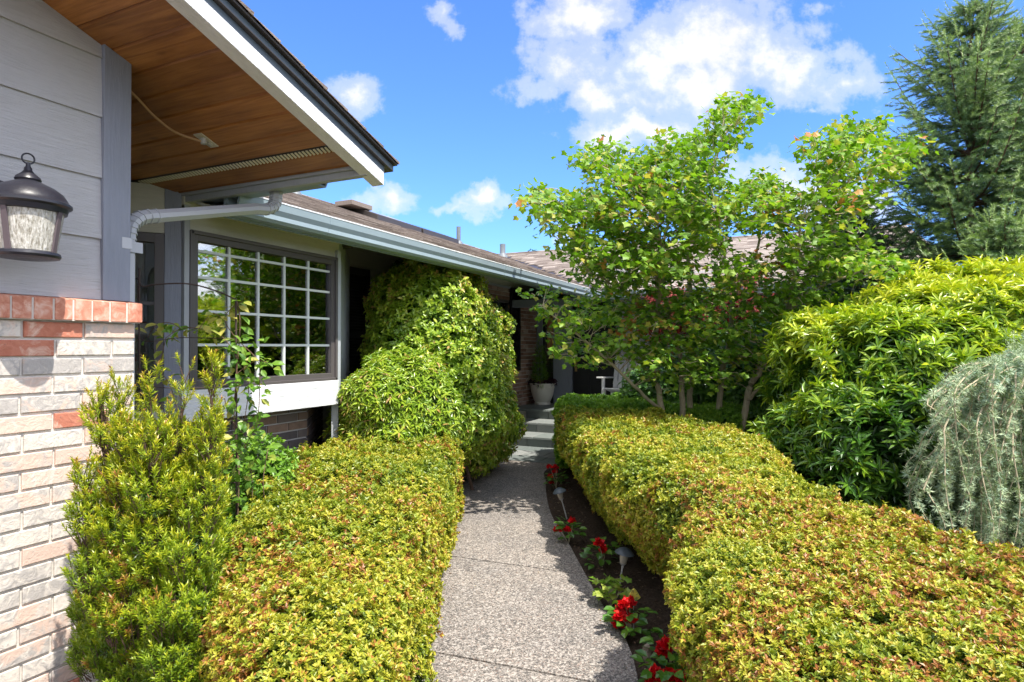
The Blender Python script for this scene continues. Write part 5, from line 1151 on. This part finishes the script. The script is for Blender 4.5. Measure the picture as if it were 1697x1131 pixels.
# ---- planter
pl = onZ(899, 669, .437); pd = (pl-Cc)@Fv; pl = P(899, 671, pd*.985); pl[2] = .437; k_ = pd*.985/FPX
pot = empty('planter_urn', pl, 'round white planter urn with rolled rim on the porch beside the entry', 'planter'); M_pot = pmat('white_pot', build=weathered((.66, .63, .57), .10, 6, None, .1, .45))
h_ = 35*k_; rr0 = 21*k_
m = MB(); m.lathe([(0, .0), (.62*rr0, 0), (.64*rr0, .06*h_), (.60*rr0, .12*h_), (.66*rr0, .2*h_), (.82*rr0, .42*h_), (.92*rr0, .66*h_), (.94*rr0, .78*h_), (.97*rr0, .82*h_), (.94*rr0, .85*h_), (.98*rr0, .93*h_), (1.04*rr0, .97*h_), (1.04*rr0, h_), (.98*rr0, 1.01*h_), (.92*rr0, .97*h_), (.88*rr0, .90*h_), (0, .88*h_)], pl, 48); m.build('pot', M_pot, pot, smooth=True)
m = MB(); m.lathe([(0, .90*h_), (.88*rr0, .90*h_)], pl, 24); m.build('potting_soil', M_soil, pot)
cf = empty('potted_conifer', pl+(-.02, 0, h_*.9), 'dark green conical conifer growing in the white porch planter', 'potted plant')
els = [(pl+(-.05, 0, h_+.12+.11*i), (.13-.018*i, .13-.018*i, .10)) for i in range(6)]; f = noisy(ell_sdf(els), .02, 9, 3); lo = pl+(-.3, -.2, h_-.1); hi = pl+(.2, .2, h_+.95); p, g = shell(f, lo, hi, 700, -.05, 0)
lv = Leaves(); lv.whorls(T4, p, unit(g+(0, 0, 1)+.2*rnd_unit(len(p))), 12, .03, .12, ang=.7, tone=rng.random(len(p))*.8, along=.05); lv.build('foliage', L_box, cf)
m = MB(); m.tube([pl+(-.05, 0, h_*.88), pl+(-.05, 0, h_+.6)], [.01, .004], 6); m.build('trunk', M_brownbark, cf)
hc = empty('heuchera_plant', pl+(0, 0, h_*.9), 'dark purple trailing foliage round the conifer in the white planter', 'potted plant'); n = 130; a = rng.uniform(0, 6.28, n); rad = rng.uniform(.06, .24, n)
lv = Leaves(); lv.add(T7, np.stack([pl[0]+rad*np.cos(a), pl[1]+rad*np.sin(a), pl[2]+h_*.92+.09*rng.random(n)], -1), np.stack([np.cos(a), np.sin(a), .25*rng.normal(size=n)], -1), unit(np.array([0, 0, 1.0])+.4*rng.normal(size=(n, 3))), .09, .07, rng.random(n)*.3)
lv.build('dark_leaves', leafm('purple_leaf', [(0, (.03, .010, .02)), (1, (.12, .03, .06))], .15), hc)
lv = Leaves(); n = 26; q = pl+np.array([.03, -.18, h_*.98]); lv.add(T4, np.repeat(q[None], n, 0)+rng.normal(size=(n, 3))*.03, np.stack([rng.normal(size=n)*.7, -.4-.3*rng.random(n), -.5+.8*rng.normal(size=n)], -1), rnd_unit(n), .12, .012, rng.uniform(.5, .9, n)); lv.build('trailing_grass', L_grape, hc)
# ---- white porch chair behind the maple
ch = P(1032, 640, 9.85); cz = .437; cx, cy = ch[0], 9.78
chair = empty('porch_chair', (cx, cy, cz), 'white slatted garden chair on the porch behind the maple branches', 'chair'); M_chair = pmat('white_chair', build=weathered((.62, .62, .63), .06, 5, None, .05, .5))
def ob(name, c, hx_, hy_, hz_, tilt=0, par=chair):
    m = MB(); ca, sa = math.cos(tilt), math.sin(tilt); m.obox(np.array([cx, cy, cz])+np.array(c), (hx_, 0, 0), (0, hy_*ca, hy_*sa), (0, -hz_*sa, hz_*ca)); return m.build(name, M_chair, par, bevel=.004)
for sx in (-1, 1):
    ob('leg', (sx*.27, -.26, .17), .03, .03, .17); ob('leg', (sx*.27, .26, .15), .03, .03, .15); ob('arm', (sx*.31, .0, .52), .05, .36, .012, -.04); ob('arm_post', (sx*.27, -.28, .42), .02, .03, .10)
for k in range(6): ob('seat_slat', (0, -.28+.1*k, .355-.018*k), .26, .042, .010, -.15)
for k in range(7): ob('back_slat', (-.24+.08*k, .36, .62+.0*k-.012*abs(k-3)), .034, .010, .32-.02*abs(k-3), -.28)
ob('back_rail', (0, .315, .42), .28, .012, .03, -.28); ob('back_rail', (0, .415, .76), .27, .012, .03, -.28)
# ---- path lights
def plight(px, py, bx, by, s, label, tilt):
    b0 = onZ(bx, by, 0.0); dd = (b0-Cc)@Fv; top = P(px, py, dd); s = s*.86; root = empty('path_light', b0, label, 'garden light', 'low solar path lights in the flower bed'); ax = unit(top-b0+(0, 0, .0)); X, Y = basis(ax[None]); X, Y = X[0], Y[0]
    def lat(prof, nm, mt):
        m = MB(); k = 28; vs = []
        for r_, z_ in prof:
            for j_ in range(k): t = 6.2832*j_/k; vs.append(top+ax*z_*s+(X*math.cos(t)+Y*math.sin(t))*r_*s)
        m.add(vs, [(i*k+j_, i*k+(j_+1) % k, (i+1)*k+(j_+1) % k, (i+1)*k+j_) for i in range(len(prof)-1) for j_ in range(k)]); return m.build(nm, mt, root, smooth=True)
    lat([(0, .012), (.02, .012), (.045, .0), (.068, -.022), (.070, -.028), (.064, -.028), (.03, -.012), (0, -.01)], 'lamp_cap', pmat('pewter_cap', build=weathered((.09, .11, .13), .1, 9, None, .05, .35)))
    lat([(.034, -.018), (.030, -.06), (.024, -.095)], 'lamp_lens', pmat('ribbed_lens', (.36, .33, .27), .15, 0, .8)); lat([(.026, -.094), (.018, -.108), (.009, -.116), (.008, -.13)], 'lamp_collar', M_metal)
    m = MB(); m.tube([b0-ax*.03, top-ax*.11*s], .0055, 8); m.build('stake', M_metal, root)
plight(1036, 911, 1027, 968, 1.0, 'nearer mushroom capped path light leaning over the flower bed', .1)
plight(926, 811, 938, 855, 1.0, 'farther mushroom capped path light near the hedge corner', .1)
# ---- yellow garden stake ornament, stone
q = P(1050, 986, (onZ(1046, 1035, 0)-Cc)@Fv); b0 = onZ(1050, 1040, 0); root = empty('garden_stake', (q[0], q[1], 0), 'small mottled yellow leaf shaped garden stake among the red begonias', 'ornament')
prof = [(-.030, -.018), (-.022, .004), (-.010, .024), (.002, .034), (.014, .024), (.026, .004), (.036, -.014), (.020, -.026), (.0, -.022), (-.018, -.028)]
m = MB(); m.sweep(prof, q-Fh*.006, q+Fh*.006, Rv, Zv); m.build('leaf_ornament', pmat('mottled_yellow', rough=.5, build=lambda t, b: t.put(b.inputs['Base Color'], t.ramp(t.noise(t.coord(), 90, 2, .5), [(.5, (.52, .46, .07)), (.62, (.20, .20, .05))]))), root, bevel=.002)
m = MB(); m.tube([(q[0], q[1], -.03), (q[0], q[1], q[2]-.02)], .003, 6); m.build('stake', M_metal, root)
def stone(px, py, r3, label, seed, mt, name='garden_stone'):
    c = onZ(px, py, 0); c = c+np.array([0, 0, r3[2]*.6]); k = 14; vs = []; fs = []
    th = np.linspace(0, math.pi, k); ph = np.linspace(0, 2*math.pi, 2*k, endpoint=False); V = np.array([(math.sin(a)*math.cos(b), math.sin(a)*math.sin(b), math.cos(a)) for a in th for b in ph]); V = V*(1+.5*(fbm(V, 1.8, seed)-.5)[:, None])*np.array(r3)+c; n = 2*k
    F = [(i*n+j_, i*n+(j_+1) % n, (i+1)*n+(j_+1) % n, (i+1)*n+j_) for i in range(k-1) for j_ in range(n)]; o = mesh_np(name, V, [np.array(F)], mt, None, None, True, tuple(c)); tag(o, label, 'stone')
M_stone = pmat('pale_stone', rough=.9, build=weathered((.30, .25, .19), .3, 25, None, .6, .9))
stone(1072, 1092, (.022, .022, .042), 'small upright pale stone beside the path among the red begonias', 2, M_stone)
stone(398, 968, (.10, .08, .06), 'grey stone on the soil between the yew bush and the left hedge', 5, M_stone)
# ---- glazed pot rim at the bottom left, wire basket in the window
gp = P(292, 1160, 2.0); gp2 = gp.copy(); m = MB(); root = empty('glazed_pot', (gp[0], gp[1], 0), 'dark blue green glazed garden pot cut by the bottom edge below the yew', 'pot')
zt0 = P(292, 1112, 2.0)[2]; m.lathe([(.0, 0), (.05, .0), (.07, .03), (.085, zt0*.5), (.078, zt0*.85), (.086, zt0-.02), (.084, zt0), (.074, zt0), (.068, zt0*.8), (0, zt0*.75)], (gp[0]-.0, gp[1], 0), 40); m.build('pot_body', pmat('blue_glaze', rough=.12, spec=.9, build=lambda t, b: t.put(b.inputs['Base Color'], t.ramp(t.noise(t.coord(), 20, 4, .6), [(.4, (.008, .02, .03)), (.6, (.04, .12, .14)), (.75, (.12, .10, .06))]))), root, smooth=True)
wb = onX(662, 0, -3.45); yv = onX(468, 612, XB-.28)
root = empty('wire_basket', (XB-.28, yv[1], E-.20), 'white wire basket on the sill inside the bay window', 'basket'); m = MB(); bc = np.array([XB-.28, yv[1]+.05, E-.205])
for zz_, rr_ in ((0, .06), (.03, .078), (.06, .092), (.09, .105)): m.tube([bc+np.array([rr_*.8*math.cos(a), rr_*math.sin(a)*1.3, zz_]) for a in np.linspace(0, 6.283, 26)], .0022, 5, cap=False)
for a in np.linspace(0, 6.283, 19)[:-1]: m.tube([bc+np.array([.048*math.cos(a), .078*math.sin(a), 0]), bc+np.array([.084*math.cos(a), .137*math.sin(a), .09])], .0020, 5)
m.build('wire_mesh', M_muntin, root)
# ---- bark mulch and fallen leaves on the bed
n = 6000; xy = np.stack([rng.uniform(-2.6, 1.2, n*3), rng.uniform(1.2, 7.6, n*3)], -1); d = poly_sdf(xy, ppoly); xy = xy[(d > .02) & (d < .8)][:n]; n = len(xy); lv = Leaves()
lv.add(T4, np.concatenate([xy, rng.uniform(-.01, .02, (n, 1))], 1), np.concatenate([rng.normal(size=(n, 2)), .2*rng.normal(size=(n, 1))], 1), unit(np.array([0, 0, 1.0])+.3*rng.normal(size=(n, 3))), rng.uniform(.008, .035, n), rng.uniform(.005, .014, n), rng.random(n))
o = lv.build('bark_mulch', leafm('bark_chip', [(0, (.03, .018, .012)), (.8, (.13, .08, .05)), (1, (.34, .26, .17))], 0, .9, .2), None); tag(o, 'bark chips and dry leaves scattered over the dark bed soil', 'mulch', kind='stuff')
n = 110; tt = rng.uniform(8, NP-10, n); pts_ = []
for t_ in tt:
    l, r2_ = at_t(t_); s_ = rng.choice([rng.uniform(.02, .10), rng.uniform(.9, .98), rng.uniform(.05, .95)]); q = l*(1-s_)+r2_*s_; pts_.append((q[0], q[1], .004))
lv = Leaves(); pts_ = np.array(pts_); lv.add(T4, pts_, np.concatenate([rng.normal(size=(n, 2)), np.zeros((n, 1))], 1), unit(np.array([0, 0, 1.0])+.15*rng.normal(size=(n, 3))), rng.uniform(.006, .02, n), rng.uniform(.004, .010, n), rng.random(n))
tag(lv.build('leaf_litter', leafm('dry_leaf', [(0, (.10, .06, .03)), (.6, (.25, .17, .08)), (1, (.38, .33, .12))], 0, .9, .2), None), 'tiny dry leaves and bits scattered on the walkway, mostly along its edges', 'leaf litter', kind='stuff')
# ---- distant tree tips over the roof ridge
for i, (px, py, s) in enumerate([(888, 410, 1.0), (911, 408, .6)]):
    c = P(px, py+14, 34); root = empty('distant_tree', (c[0], c[1], 0), ['leafy treetop just showing over the roof ridge, left of the maple', 'smaller tree tip showing over the roof ridge right of its larger neighbour'][i], 'tree')
    els = [(c+(rng.normal()*.35*s, 0, -.5+rng.normal()*.2), (.45*s, .4*s, .5*s)) for _ in range(4)]+[(c+(0, 0, -1.6), (1.2, 1.0, 1.0))]; f = noisy(ell_sdf(els), .25, 2, i); p, g = shell(f, c-2.6, c+1.2, 900, -.3, 0)
    lv = Leaves(); lv.whorls(T7, p, unit(g+.5*rnd_unit(len(p))), 5, .16, .5, tone=.3); lv.build('crown', L_under, root); m = MB(); m.tube([(c[0], c[1], 0), c+(0, 0, -.6)], [.18, .05], 6); m.build('trunk', M_brownbark, root)
for o in list(bpy.data.objects):
    if '_o' in o: del o['_o']
